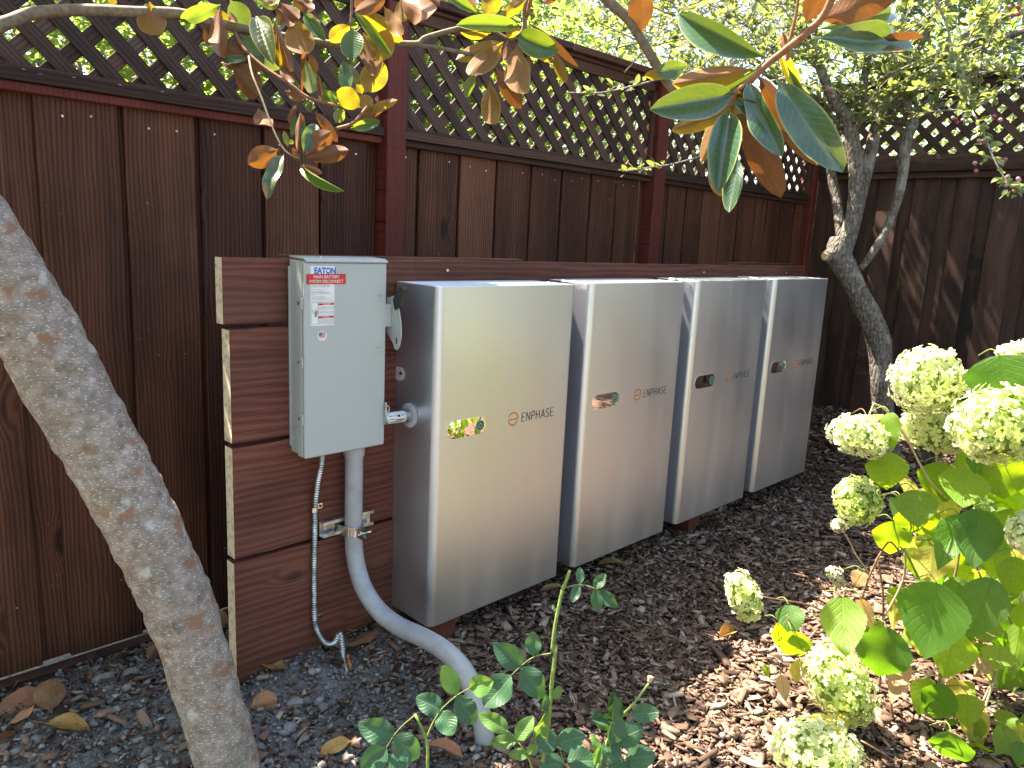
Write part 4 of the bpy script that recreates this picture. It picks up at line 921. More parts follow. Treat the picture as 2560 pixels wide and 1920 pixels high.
ad(ZK, 1.90, [((460, 110), (230, -30), 75, 'g', G), ((440, 100), (330, -40), 110, 'b', B_), ((510, 120), (600, -40), 150, 'b', B_), ((640, 150), (820, 0), 90, 'b', B_), ((800, 210), (330, 190), 130, 'g', G, -.05, .2),
    ((560, 260), (320, 230), 130, 'b', B_), ((800, 200), (690, 280), 80, 'b', B_), ((660, 330), (310, 460), 120, 'b', B_), ((655, 350), (425, 550), 160, 'b', B_, -.06), ((770, 340), (770, 790), 200, 'b', B_, -.06, 0.),
    ((690, 350), (690, 480), 90, 'b', N_), ((860, 430), (800, 640), 100, 'b', N_), ((600, 540), (780, 830), 150, 'b', N_), ((550, 640), (560, 950), 150, 'b', B_, -.03, .1), ((440, 570), (350, 770), 80, 'b', G),
    ((760, 280), (1060, 390), 200, 'g', G, -.04, .1), ((900, 420), (1050, 470), 60, 'b', B_), ((1040, 400), (1150, 630), 80, 'b', B_), ((860, 180), (1215, 510), 75, 'b', N_), ((810, 30), (880, 135), 50, 'b', N_), ((960, 30), (1070, -10), 45, 'b', N_), ((640, 640), (690, 700), 70, 'b', N_)])
ad(Z2, 1.33, [((1935, 215), (1925, -60), 150, 'b', N_, -.03, .2), ((2120, 500), (1955, 470), 60, 'b', B_), ((2230, 420), (2040, 470), 110, 'g', G)])
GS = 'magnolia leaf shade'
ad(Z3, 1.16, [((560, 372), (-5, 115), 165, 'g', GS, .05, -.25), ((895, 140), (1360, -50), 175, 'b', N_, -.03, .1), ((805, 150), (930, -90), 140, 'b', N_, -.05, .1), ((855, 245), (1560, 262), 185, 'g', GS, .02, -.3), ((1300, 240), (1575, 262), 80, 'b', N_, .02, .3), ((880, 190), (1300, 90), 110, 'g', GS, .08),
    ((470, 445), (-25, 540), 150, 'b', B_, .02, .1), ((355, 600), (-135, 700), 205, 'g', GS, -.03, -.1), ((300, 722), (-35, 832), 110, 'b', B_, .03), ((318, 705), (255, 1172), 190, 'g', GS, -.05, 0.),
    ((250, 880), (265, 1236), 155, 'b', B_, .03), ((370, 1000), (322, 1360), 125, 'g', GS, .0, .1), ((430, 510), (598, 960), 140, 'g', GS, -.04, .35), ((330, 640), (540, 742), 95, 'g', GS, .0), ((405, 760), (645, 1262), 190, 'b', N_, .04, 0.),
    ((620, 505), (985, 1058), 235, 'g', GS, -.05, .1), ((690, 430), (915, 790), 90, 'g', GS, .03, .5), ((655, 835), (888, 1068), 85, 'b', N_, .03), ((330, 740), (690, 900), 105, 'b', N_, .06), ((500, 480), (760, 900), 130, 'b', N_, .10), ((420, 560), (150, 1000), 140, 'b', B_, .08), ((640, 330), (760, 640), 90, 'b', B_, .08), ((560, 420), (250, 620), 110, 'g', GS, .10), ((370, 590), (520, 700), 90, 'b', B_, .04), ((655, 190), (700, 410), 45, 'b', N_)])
for i, (b, t, wpx, sd, m_, d0, d1, rl_) in enumerate(ml):
    if wpx < 1: continue
    put_leaf('leaf', at(*b, d0), at(*t, d1), px2m(wpx, d0)*1.04, sd, 'mag', m_, mg, rl_)
# off-frame crown clumps, added to shade the first battery's side and the trunk
def leaf_cloud(name, centers, radii, n, size, mat, parent, clumps=60, rs=0, flat=.7, narrow=.42, tight=.16, down=0., hollow=.35):
    r = np.random.default_rng(rs+11); P = []
    for c, rd in zip(centers, radii):
        d = r.normal(size=(clumps, 3)); d /= np.linalg.norm(d, axis=1)[:, None]; d *= (hollow+(1-hollow)*r.uniform(0, 1, (clumps, 1))**.5)
        cc = np.array(c)+d*np.array(rd); k = n//(len(centers)*clumps); q = cc[:, None]+r.normal(size=(clumps, k, 3))*np.array(rd)*tight; P.append(q.reshape(-1, 3))
    P = np.concatenate(P); n = len(P); s = size*r.uniform(.6, 1.25, n)
    T = np.array([(0, 0, 0), (.34, -narrow/2, .05), (.34, narrow/2, .05), (.72, -narrow*.4, .03), (.72, narrow*.4, .03), (1, 0, -.06), (.36, 0, -.02), (.72, 0, -.03)])
    uvT = np.array([(0, .5), (.34, 0), (.34, 1), (.72, 0), (.72, 1), (1, .5), (.36, .5), (.72, .5)])
    Fq = np.array([(0, 1, 6, 6), (0, 6, 2, 2), (1, 3, 7, 6), (6, 7, 4, 2), (3, 5, 7, 7), (7, 5, 4, 4)])
    tri = np.array([(0, 1, 6), (0, 6, 2), (1, 3, 7), (1, 7, 6), (6, 7, 4), (6, 4, 2), (3, 5, 7), (7, 5, 4)])
    R_ = rot_mats(n, flat, r); V = np.einsum('nij,kj->nki', R_, T)*s[:, None, None]+P[:, None]
    F = (tri[None]+(np.arange(n)*8)[:, None, None]).reshape(-1, 3)
    return link(name, big_mesh(name, V.reshape(-1, 3), F, mat, uv=np.tile(uvT, (n, 1))), None, parent)
cr_ = leaf_cloud('crown', [(-.40, 1.38, 3.0), (-1.5, .8, 3.0), (-1.7, .1, 3.0)], [(.25, .26, .2), (.38, .34, .35), (.42, .4, .4)], 1300, .15, 'magnolia leaf', mg, clumps=26, rs=3); tag(cr_, kind='stuff')
twig([(-330, -130, 1.32), (-300, -500, 1.5), (-100, -900, 1.9)], .05, .02, 'magnolia bark', n=12, name='limb'); twig([(-330, -130, 1.32), (100, -500, 1.45), (560, -420, 1.45), (905, -140, 1.34), (988, -87, 1.28)], .03, .0098, 'magnolia twig', n=10, name='limb')
twig([(560, -420, 1.45), (1100, -380, 1.25), (1640, -160, 1.11), (1805, -20, 1.10)], .014, .0062, 'magnolia twig', n=10, name='limb'); twig([(100, -500, 1.45), (700, -380, 1.7), (1149, -88, 1.85)], .014, .006, 'magnolia twig', n=10, name='limb')

# ------------------------------------------------------------------ fallen leaves
fl = [((110, 1560), (105, 1465), 62, 'b', 'fallen leaf', .010, .075, 'pale tan leaf standing upright on the gravel at lower left'), ((100, 1510), (-10, 1560), 70, 'g', 'fallen leaf', .015, .02, 'large red brown leaf lying behind the upright tan one'),
      ((100, 1600), (195, 1610), 40, 'g', 'fallen leaf ochre', .012, .014, 'brown pointed leaf on open gravel below the upright tan leaf'), ((-5, 1640), (38, 1605), 32, 'g', 'fallen leaf', .01, .02, 'orange brown leaf cut by the left edge of the photo'),
      ((20, 1592), (80, 1565), 30, 'b', 'fallen leaf', .012, .02, 'small tan leaf between the big red brown leaf and the grey stone'), ((462, 1340), (494, 1322), 34, 'b', 'fallen leaf', .02, .05, 'tan leaf leaning on the plank end beside the trunk'),
      ((318, 1432), (345, 1392), 30, 'b', 'fallen leaf', .012, .05, 'small orange leaf tucked against the left side of the trunk'), ((540, 1482), (632, 1490), 46, 'g', 'fallen leaf ochre', .012, .02, 'ochre leaf with dark blotches right of the trunk'),
      ((540, 1562), (600, 1510), 48, 'b', 'fallen leaf', .012, .045, 'curled chestnut leaf below the ochre one'), ((735, 1380), (790, 1348), 26, 'g', 'fallen leaf ochre', .014, .03, 'narrow ochre leaf under the ribbed conduit loop'),
      ((770, 1412), (820, 1385), 38, 'g', 'fallen leaf', .014, .03, 'red brown leaf between ground rod and plastic conduit'), ((745, 1445), (822, 1425), 40, 'b', 'fallen leaf', .014, .024, 'shiny brown leaf touching the top of the copper rod'),
      ((1548, 1405), (1590, 1375), 34, 'g', 'fallen leaf ochre', .02, .02, 'single brown leaf lying on shaded mulch below the third battery'), ((760, 1632), (690, 1655), 36, 'g', 'fallen leaf ochre', .012, .02, 'ochre leaf at the bottom edge right of the trunk'),
      ((1000, 1668), (925, 1650), 50, 'g', 'fallen leaf', .012, .03, 'dull brown leaf at the bottom edge among rose stems'), ((1275, 1212), (1268, 1245), 22, 'b', 'dry leaf', .02, .03, 'pale upright leaf in front of the second battery'),
      ((1345, 1240), (1290, 1238), 24, 'g', 'dry leaf', .015, .02, 'pale folded leaf beside the upright pale one'), ((1215, 1290), (1165, 1300), 18, 'g', 'dry leaf', .015, .02, 'buff leaf lying in sun below the first battery'),
      ((1130, 1430), (1165, 1440), 20, 'g', 'fallen leaf', .015, .02, 'small red brown leaf behind the rose leaflets'), ((955, 1500), (985, 1530), 26, 'g', 'fallen leaf', .015, .02, 'brown leaf behind the plastic conduit foot'), ((645, 1450), (668, 1443), 16, 'g', 'rose leaf light', .014, .016, 'tiny pale green leaf on the gravel near the planks')]
for (b, t, wpx, sd, m_, h0, h1, lb) in fl:
    g0, g1 = hit(*b, 2, -.11), hit(*t, 2, -.11)
    if h1 > .04:      # standing leaf: tip placed above the base
        d = (g0-Vector(CAM)).dot(Vector(CF)); g1 = at(*t, d+.01); p0 = g0; p0.z = float(gh(g0.x, g0.y))+h0; p1 = g1
        up = (Vector(CAM)-p0).normalized()
    else:
        p0 = Vector((g0.x, g0.y, float(gh(g0.x, g0.y))+h0+.008)); p1 = Vector((g1.x, g1.y, float(gh(g1.x, g1.y))+h1+.008)); up = Vector((random.uniform(-.3, .1), random.uniform(-.5, -.1), 1)).normalized()
    ax = p1-p0; L = ax.length; axn = ax.normalized(); wd = up.cross(axn).normalized(); n = axn.cross(wd)
    if sd == 'b': wd, n = -wd, -n
    d = (p0-Vector(CAM)).dot(Vector(CF)); wr = px2m(wpx, d)*(.82 if h1 <= .04 else 1.); me = leaf_me('mag', random.choice((1, 2, 4)), m_)
    o = link('fallen_leaf', me); o.matrix_world = Matrix(((ax.x, wd.x*wr, n.x*L, p0.x), (ax.y, wd.y*wr, n.y*L, p0.y), (ax.z, wd.z*wr, n.z*L, p0.z), (0, 0, 0, 1)))
    tag(o, lb, 'leaf', 'fallen leaves on the ground')

# ------------------------------------------------------------------ crabapple
ct = thing('crabapple_tree', 'old crabapple with forked rough grey trunk and small leaves before the far fence corner', 'tree')
def ctube(pts, rr, name='limb', n=14, mat='crabapple bark', noise=.07, sub=5): return MB().tube([at(*p) for p in pts], rr, n, sub, noise, len(pts)).obj(name, mat, ct, True)
D0 = 3.75
ctube([(1925, 1050, D0+.12), (1918, 990, D0+.1), (1908, 900, D0+.05), (1905, 820, D0), (1898, 740, D0-.02), (1878, 680, D0-.04), (1850, 630, D0-.05), (1825, 580, D0-.05), (1812, 545, D0-.05), (1815, 515, D0-.05)], [.072, .058, .052, .053, .055, .053, .052, .056, .060, .05], 'trunk', 24, noise=.10)
ctube([(1815, 560, D0-.05), (1835, 500, D0-.05), (1848, 440, D0-.06), (1850, 370, D0-.08), (1840, 300, D0-.1), (1836, 262, D0-.1), (1800, 215, D0-.1), (1772, 150, D0-.12), (1740, 70, D0-.15), (1700, -60, D0-.2)], [.045, .04, .038, .035, .034, .033, .026, .022, .018, .014])
ctube([(1845, 480, D0-.05), (1862, 400, D0), (1880, 330, D0+.02), (1895, 270, D0+.03), (1925, 215, D0+.04), (1950, 165, D0+.05), (2000, 135, D0+.05), (2080, 110, D0), (2160, 85, D0-.1), (2260, 50, D0-.2)], [.034, .033, .031, .030, .026, .024, .021, .02, .017, .013])
ctube([(1860, 582, D0-.06), (1885, 545, D0-.1), (1915, 495, D0-.12), (1940, 430, D0-.13), (1952, 360, D0-.14), (1958, 300, D0-.14), (1972, 262, D0-.14), (1950, 215, D0-.15), (1925, 175, D0-.16), (1905, 150, D0-.16)], [.017, .018, .019, .021, .024, .026, .024, .014, .011, .009])
ctube([(1818, 520, D0+.05), (1808, 440, D0+.1), (1795, 370, D0+.12), (1792, 300, D0+.12), (1780, 235, D0+.12), (1762, 215, D0+.1), (1700, 190, D0), (1640, 150, D0-.1)], [.026, .024, .024, .022, .022, .02, .013, .01])
ctube([(1796, 283, D0+.1), (1815, 274, D0), (1842, 276, D0-.08)], [.018, .015, .015]); ctube([(1968, 268, D0-.14), (1938, 262, D0-.05), (1905, 262, D0+.02)], [.02, .018, .017])
ctube([(1842, 290, D0-.1), (1862, 225, D0-.12), (1868, 160, D0-.12), (1880, 90, D0-.15), (1900, -30, D0-.2)], [.024, .02, .018, .015, .012])
ctube([(1930, 205, D0), (1975, 120, D0+.05), (2010, 60, D0+.1), (2040, -40, D0+.1)], [.018, .016, .014, .012])
mb = MB(); c0 = at(1780, 560, D0-.10); ax = (at(1768, 566, D0-.2)-c0).normalized(); mb.cyl(at(1803, 548, D0-.05), at(1783, 553, D0-.10), .036, .024, 18); mb.obj('stump', 'crabapple bark', ct, auto=60)
MB().cyl(at(1783.2, 553, D0-.0995), at(1781.8, 553.5, D0-.1025), .017, .016, 18).obj('cut_face', 'cut wood', ct)
# long foreground twigs
tw_paths = [
 [(1700, 175, 3.55), (1610, 150, 3.4), (1500, 150, 3.2), (1390, 180, 3.05), (1300, 200, 2.95), (1215, 148, 2.9)][:5]+[(1225, 200, 2.9)],
 [(1640, 150, 3.6), (1560, 85, 3.5), (1480, 45, 3.4), (1400, 10, 3.3), (1330, -30, 3.3)],
 [(1640, 150, 3.6), (1590, 240, 3.4), (1540, 320, 3.2), (1470, 350, 3.05), (1400, 362, 3.0), (1345, 370, 2.95)],
 [(1700, 190, 3.7), (1650, 120, 3.8), (1600, 60, 3.9), (1560, -20, 4.0)],
 [(1772, 150, 3.6), (1700, 100, 3.5), (1620, 60, 3.5), (1540, 20, 3.4)],
 [(1740, 70, 3.6), (1680, 60, 3.5), (1600, 120, 3.45), (1520, 190, 3.4)],
 [(2040, 190, 3.3), (2075, 195, 3.2), (2100, 240, 3.05), (2125, 290, 2.95), (2150, 350, 2.88), (2180, 400, 2.85), (2205, 420, 2.84)],
 [(2260, 200, 3.1), (2190, 170, 3.1), (2130, 130, 3.15), (2080, 130, 3.3)],
 [(1990, -60, 2.9), (2040, 40, 2.92), (2060, 120, 2.93), (2085, 200, 2.95), (2090, 230, 2.96)],
 [(2080, 110, 3.7), (2140, 60, 3.5), (2200, 30, 3.4), (2260, -10, 3.4)],
 [(1905, 150, 3.6), (1940, 100, 3.5), (1960, 30, 3.4), (1990, -50, 3.4)],
 [(2260, 130, 3.3), (2180, 180, 3.3), (2110, 230, 3.3), (2020, 240, 3.35), (1960, 250, 3.4)]]
leafp = []   # (pos, dir)
def addtwig(P, r0, r1, nl):
    Q, _ = smooth(P, 1, 6); n = len(Q)
    MB().tube(P, [r0+(r1-r0)*i/(len(P)-1) for i in range(len(P))], 6, 4, .08, len(P)).obj('twig', 'crabapple twig', ct, True)
    for k in range(nl):
        i = random.uniform(.05, .99)*(n-1); j = int(i); p = Vector(Q[j]); d = Vector(Q[min(j+1, n-1)])-Vector(Q[max(j-1, 0)]); d.normalize()
        for q in range(random.choice((2, 3, 4))):
            dd = (d*.3+Vector((random.uniform(-1, 1), random.uniform(-1, 1), random.uniform(-.5, 1)))).normalized(); leafp.append((p+dd*.006+Vector(rng.normal(0, .006, 3)), dd))
limb_pts = []
for o in ct.children:
    if o.name.startswith('limb'):
        vv = [v.co for v in o.data.vertices]; limb_pts += [v.copy() for v in vv[::30] if v.z > 1.55]
for i, p in enumerate(tw_paths): addtwig([at(*q) for q in p], .0055, .0022, 34 if i == 6 else 18)
rr = random.Random(12)
for k in range(340):
    # twigs fill the crown between the fence cap and the top of the frame
    if k < 130: s = rr.choice(limb_pts)
    else: s = at(rr.uniform(1330, 2260), rr.uniform(-60, 190), rr.uniform(2.95, 4.3))
    d = Vector((rr.uniform(-1, 1), rr.uniform(-1, .7), rr.uniform(-.35, .8))).normalized(); L = rr.uniform(.2, .5); bend = Vector((rr.uniform(-.2, .2), rr.uniform(-.2, .2), rr.uniform(-.25, .1)))
    P = [s, s+d*L*.35+bend*L*.1, s+d*L*.7+bend*L*.35, s+d*L+bend*L*.8]
    e = P[-1]-Vector(CAM); u = FOC*e.dot(Vector(CR))/e.dot(Vector(CF))/K+1106; v = 830-FOC*e.dot(Vector(CU))/e.dot(Vector(CF))/K
    if v > 235 or (u < 1760 and v > 120+ (u-1300)*.18) : continue
    addtwig(P, .0035, .0015, 9)
LV = []
for (p, d) in leafp:
    dep = (p-Vector(CAM)).dot(Vector(CF)); LV.append((dep, p, d))
LV.sort(key=lambda a: a[0])
def small_leaf(p, d, L, parent):
    up = Vector((random.uniform(-.8, .8), random.uniform(-.8, .8), 1)).normalized(); wd = up.cross(d).normalized(); n = d.cross(wd)
    o = link('leaf', leaf_me('small', random.randrange(5), 'crabapple leaf'), None, parent); wr = L*.55
    o.matrix_world = Matrix(((d.x*L, wd.x*wr, n.x*L, p.x), (d.y*L, wd.y*wr, n.y*L, p.y), (d.z*L, wd.z*wr, n.z*L, p.z), (0, 0, 0, 1)))
near = LV[:290]; rest = LV[290:]
for (_, p, d) in near: small_leaf(p, d, random.uniform(.028, .052), ct)
T = np.array([(0, 0, 0), (.4, -.27, .05), (.4, .27, .05), (.75, -.2, .03), (.75, .2, .03), (1, 0, -.08), (.4, 0, -.02), (.75, 0, -.04)])
uvT = np.array([(0, .5), (.4, 0), (.4, 1), (.75, 0), (.75, 1), (1, .5), (.4, .5), (.75, .5)])
tri = np.array([(0, 1, 6), (0, 6, 2), (1, 3, 7), (1, 7, 6), (6, 7, 4), (6, 4, 2), (3, 5, 7), (7, 5, 4)])
n = len(rest); Vv = np.zeros((n, 8, 3))
for i, (_, p, d) in enumerate(rest):
    up = Vector((random.uniform(-.8, .8), random.uniform(-.8, .8), 1)).normalized(); wd = up.cross(d).normalized(); nn = d.cross(wd)
    L = random.uniform(.026, .05); A = np.array([d, wd, nn])*L; Vv[i] = T@A+np.array(p)
F = (tri[None]+(np.arange(n)*8)[:, None, None]).reshape(-1, 3)
o = link('crown', big_mesh('crown', Vv.reshape(-1, 3), F, 'crabapple leaf', uv=np.tile(uvT, (n, 1))), None, ct); tag(o, kind='stuff')
cu_ = leaf_cloud('crown', [(3.15, .9, 3.3), (3.1, .35, 3.2), (3.3, -.3, 3.2), (3.2, -1.0, 3.1)], [(.55, .5, .35)]*4, 15000, .055, 'crabapple leaf', ct, clumps=60, rs=21); tag(cu_, kind='stuff')  # unseen upper crown, added to keep sun off the far fence
import bmesh
bm = bmesh.new(); bmesh.ops.create_icosphere(bm, subdivisions=2, radius=1); bme = bpy.data.meshes.new('berry'); bm.to_mesh(bme); bm.free(); bme.polygons.foreach_set('use_smooth', np.ones(len(bme.polygons), bool)); bme.materials.append(M['berry']); bme2 = bme.copy(); bme2.materials[0] = M['pale berry']
for (u, v, d, k) in ((2190, 20, 3.3, 7), (2215, 35, 3.3, 4), (2160, 345, 2.88, 3), (2125, 312, 2.93, 4), (2170, 150, 3.2, 4), (2195, 400, 2.84, 4), (2180, 395, 2.85, 3), (2150, 250, 3.0, 2), (1792, 195, 3.5, 3), (2105, 360, 2.95, 2), (2068, 262, 3.3, 4), (2205, 75, 3.2, 2)):
    for j in range(k):
        p = at(u+random.uniform(-14, 14), v+random.uniform(-14, 14), d); o = link('berry', random.choice((bme, bme2)), None, ct); o.location = p; o.scale = (.0085,)*3

# ------------------------------------------------------------------ trees and shrubs beyond the fence
def bgtree(name, label, base, h, rad3, n, size, mat, trunks=3, clumps=90, rs=0, narrow=.45, flat=.9, cz=.55, tight=.15):
    t = thing(name, label, 'tree' if 'tree' in name else 'shrub'); bx, by = base; r = random.Random(rs); z0 = -.2
    for k in range(trunks):
        a = r.uniform(0, 6.28); P = [(bx+r.uniform(-.08, .08), by+r.uniform(-.08, .08), z0), (bx+math.cos(a)*.12, by+math.sin(a)*.12, h*.35), (bx+math.cos(a)*rad3[0]*.5, by+math.sin(a)*rad3[1]*.5, h*.75)]
        MB().tube(P, [.05, .04, .015] if 'tree' in name else [.02, .016, .008], 8, 4, .08, k).obj('trunk' if 'tree' in name else 'stem', 'crabapple twig', t, True)
    c = leaf_cloud('crown', [(bx, by, h*cz)], [rad3], n, size, mat, t, clumps=clumps, rs=rs, narrow=narrow, flat=flat, tight=tight, hollow=.2); tag(c, kind='stuff'); return t
bgtree('shrub', 'pale willow-leaved shrub filling the lattice at the left edge', (-1.3, 1.7), 2.2, (.75, .35, .75), 5200, .085, 'screen leaf pale', 4, 110, 1, .16, cz=.78)
bgtree('shrub', 'bright green shrub behind the lattice left of the first post', (-.2, 1.75), 2.2, (.75, .4, .7), 5200, .055, 'screen leaf', 4, 120, 2, .4, cz=.78)
bgtree('shrub', 'yellow green shrub behind the middle lattice panel', (1.1, 1.9), 2.3, (.85, .45, .85), 7000, .06, 'screen leaf', 4, 130, 3, .5, cz=.76)
bgtree('shrub', 'leafy shrub seen through the lattice right of the second post', (2.6, 1.9), 2.4, (.9, .45, .9), 7000, .055, 'screen leaf', 4, 130, 4, .45, cz=.75)
bgtree('shrub', 'pale feathery shrub behind the far lattice fence', (5.0, .4), 2.4, (.55, 1.0, .85), 6000, .06, 'screen leaf pale', 4, 120, 5, .2, cz=.75)
bgtree('shrub', 'green shrub behind the right end of the far fence', (5.0, -1.3), 2.4, (.55, 1.0, .85), 5000, .055, 'screen leaf', 4, 110, 6, .45, cz=.75)
bgtree('tree', 'airy pale leaved tree rising over the fence cap in the middle', (2.3, 3.4), 4.2, (1.9, .9, 1.5), 22000, .075, 'screen leaf', 3, 200, 7, .45, cz=.62)
bgtree('tree', 'tree with silvery foliage above the far fence corner', (5.2, 3.2), 4.6, (1.7, 1.1, 1.7), 19000, .075, 'screen leaf pale', 3, 200, 8, .35, cz=.62)
bgtree('tree', 'tree with yellow green foliage above the far lattice fence', (7.2, .8), 4.8, (1.3, 1.7, 1.8), 13000, .08, 'screen leaf', 3, 190, 9, .45, cz=.62)
bgtree('tree', 'tree standing beyond the far fence at the right edge', (7.4, -2.2), 4.6, (1.3, 1.7, 1.8), 11000, .08, 'screen leaf', 3, 170, 10, .45, cz=.62)
bgtree('tree', 'tree behind the lattice of the left fence panel', (-.4, 3.6), 4.0, (1.7, .8, 1.5), 11000, .085, 'screen leaf', 3, 180, 11, .4, cz=.6)
bgtree('tree', 'pale tree behind the shrub at the left edge', (-3.0, 3.6), 3.8, (1.4, .8, 1.4), 7000, .09, 'screen leaf pale', 3, 120, 12, .3, cz=.6)
bgtree('tree', 'added dense tree out of view at left, keeping sky light off the battery sides', (-3.9, -.8), 4.6, (1.3, 2.3, 2.2), 15000, .12, 'hedge leaf', 4, 90, 40, .5, cz=.5)  # unseen tree, added to block sky light from the left
# garden behind the viewer, mirrored softly in the battery fronts
for i, (x, y, h, rx, ry) in enumerate(((.2, -5.2, 2.2, 1.0, .8), (2.2, -5.0, 2.6, 1.2, .8), (4.6, -4.6, 2.4, 1.2, .9), (7.0, -4.2, 3.2, 1.4, 1.0), (-2.2, -5.0, 2.4, 1.2, .9))):
    bgtree('shrub', ['rounded garden shrub across the bed behind the viewer', 'tall garden shrub across the bed behind the viewer', 'broad garden shrub right of the bed behind the viewer', 'tallest garden shrub far right behind the viewer', 'garden shrub far left behind the viewer'][i], (x, y), h, (rx, ry, h*.5), 5000, .12, 'hedge leaf', 4, 90, 30+i, .5, cz=.5)

# ------------------------------------------------------------------ hydrangea
hy = thing('hydrangea_bush', 'hydrangea with lime green drooping leaves and creamy round flower heads at right', 'bush')
HS = 1.15; _at, _px = at, px2m
at = lambda u, v, d: _at(u, v, d*HS)
px2m = lambda p_, d: _px(p_, d*HS)
def P3(u, v, d): return at(u, v, d)
hroots = [at(2040, 1700, 1.80), at(2110, 1640, 1.88), at(1965, 1690, 1.82), at(2170, 1600, 1.9), at(1900, 1680, 1.84)]
def hstem(pts, r0=.0036, r1=.0022, mat='cane brown', nm='stem'):
    MB().tube([at(*p) for p in pts], [r0+(r1-r0)*i/(len(pts)-1) for i in range(len(pts))], 7, 4, .04, 3).obj(nm, mat, hy, True)
hstem([(1918, 1700, 1.8), (1925, 1560, 1.76), (1924, 1440, 1.74)], .0042, .003); hstem([(2010, 1700, 1.8), (2020, 1560, 1.77), (2030, 1450, 1.74), (2038, 1350, 1.72), (2068, 1220, 1.70), (2085, 1100, 1.68), (2140, 960, 1.62)], .004, .0028)
hstem([(1990, 1700, 1.8), (2010, 1600, 1.8), (2025, 1500, 1.8), (2060, 1350, 1.8), (2085, 1240, 1.78)], .0035, .0025); hstem([(2090, 1700, 1.85), (2120, 1560, 1.82), (2165, 1420, 1.8), (2200, 1350, 1.78)], .004, .003, 'cane straw')
hstem([(2060, 1700, 1.85), (2085, 1600, 1.84), (2140, 1480, 1.82), (2200, 1330, 1.8), (2215, 1200, 1.76)], .0036, .003, 'cane straw'); hstem([(2140, 1700, 1.9), (2160, 1600, 1.9), (2175, 1500, 1.9)], .003, .003, 'cane straw')
hstem([(1990, 1650, 1.85), (1975, 1600, 1.84), (1925, 1630, 1.9)], .003, .003); hstem([(1915, 1650, 1.8), (1890, 1560, 1.78), (1860, 1500, 1.74), (1830, 1450, 1.70)], .0032, .0025)
hstem([(1900, 1490, 1.85), (1905, 1400, 1.8), (1908, 1290, 1.76), (1895, 1205, 1.74)], .003, .0028, 'cane brown'); hstem([(1895, 1360, 1.78), (1950, 1255, 1.75), (1955, 1180, 1.72)], .003, .0028, 'cane straw')
hstem([(1860, 1300, 1.78), (1880, 1240, 1.74), (1918, 1172, 1.72), (1945, 1190, 1.72), (1965, 1160, 1.72)], .003, .0025); hstem([(1985, 1250, 1.7), (1960, 1200, 1.70), (1942, 1178, 1.70)], .003, .0028, 'cane green')
hstem([(2120, 1250, 1.70), (2060, 1100, 1.68), (2004, 1033, 1.66), (1960, 950, 1.64), (1915, 888, 1.63), (1885, 870, 1.62)], .0032, .0022, 'cane straw'); hstem([(1888, 870, 1.62), (1875, 905, 1.62), (1870, 930, 1.62)], .002, .002, 'cane straw')
hstem([(2024, 1060, 1.7), (2023, 1000, 1.69), (2022, 950, 1.68)], .003, .0026, 'cane straw'); hstem([(1970, 1160, 1.7), (1940, 1073, 1.68), (1900, 1070, 1.66), (1865, 1075, 1.65)], .0022, .0018, 'cane straw')
hstem([(1780, 1320, 1.85), (1740, 1305, 1.8), (1700, 1298, 1.75), (1640, 1288, 1.72)], .0022, .0018, 'cane brown'); hstem([(1880, 1240, 1.78), (1850, 1200, 1.75), (1835, 1170, 1.74), (1820, 1145, 1.73)], .002, .0015, 'cane straw'); hstem([(1870, 1300, 1.8), (1840, 1270, 1.76), (1815, 1245, 1.74)], .002, .0015, 'cane straw')
hstem([(1900, 1560, 1.85), (1830, 1510, 1.8), (1790, 1450, 1.75), (1740, 1400, 1.72), (1700, 1330, 1.7)], .0026, .002, 'cane brown'); hstem([(1950, 1680, 1.8), (1900, 1580, 1.74), (1875, 1535, 1.70)], .0035, .0026, 'cane straw'); hstem([(1690, 1560, 1.8), (1695, 1500, 1.78), (1720, 1460, 1.76), (1760, 1500, 1.8)], .0016, .0014, 'cane brown')
hstem([(1990, 1700, 1.6), (1925, 1640, 1.6), (1860, 1600, 1.6)], .003, .0024, 'cane brown')
HG, HD, HY, DR = 'hydrangea leaf', 'hydrangea leaf dark', 'hydrangea leaf yellow', 'dry leaf'
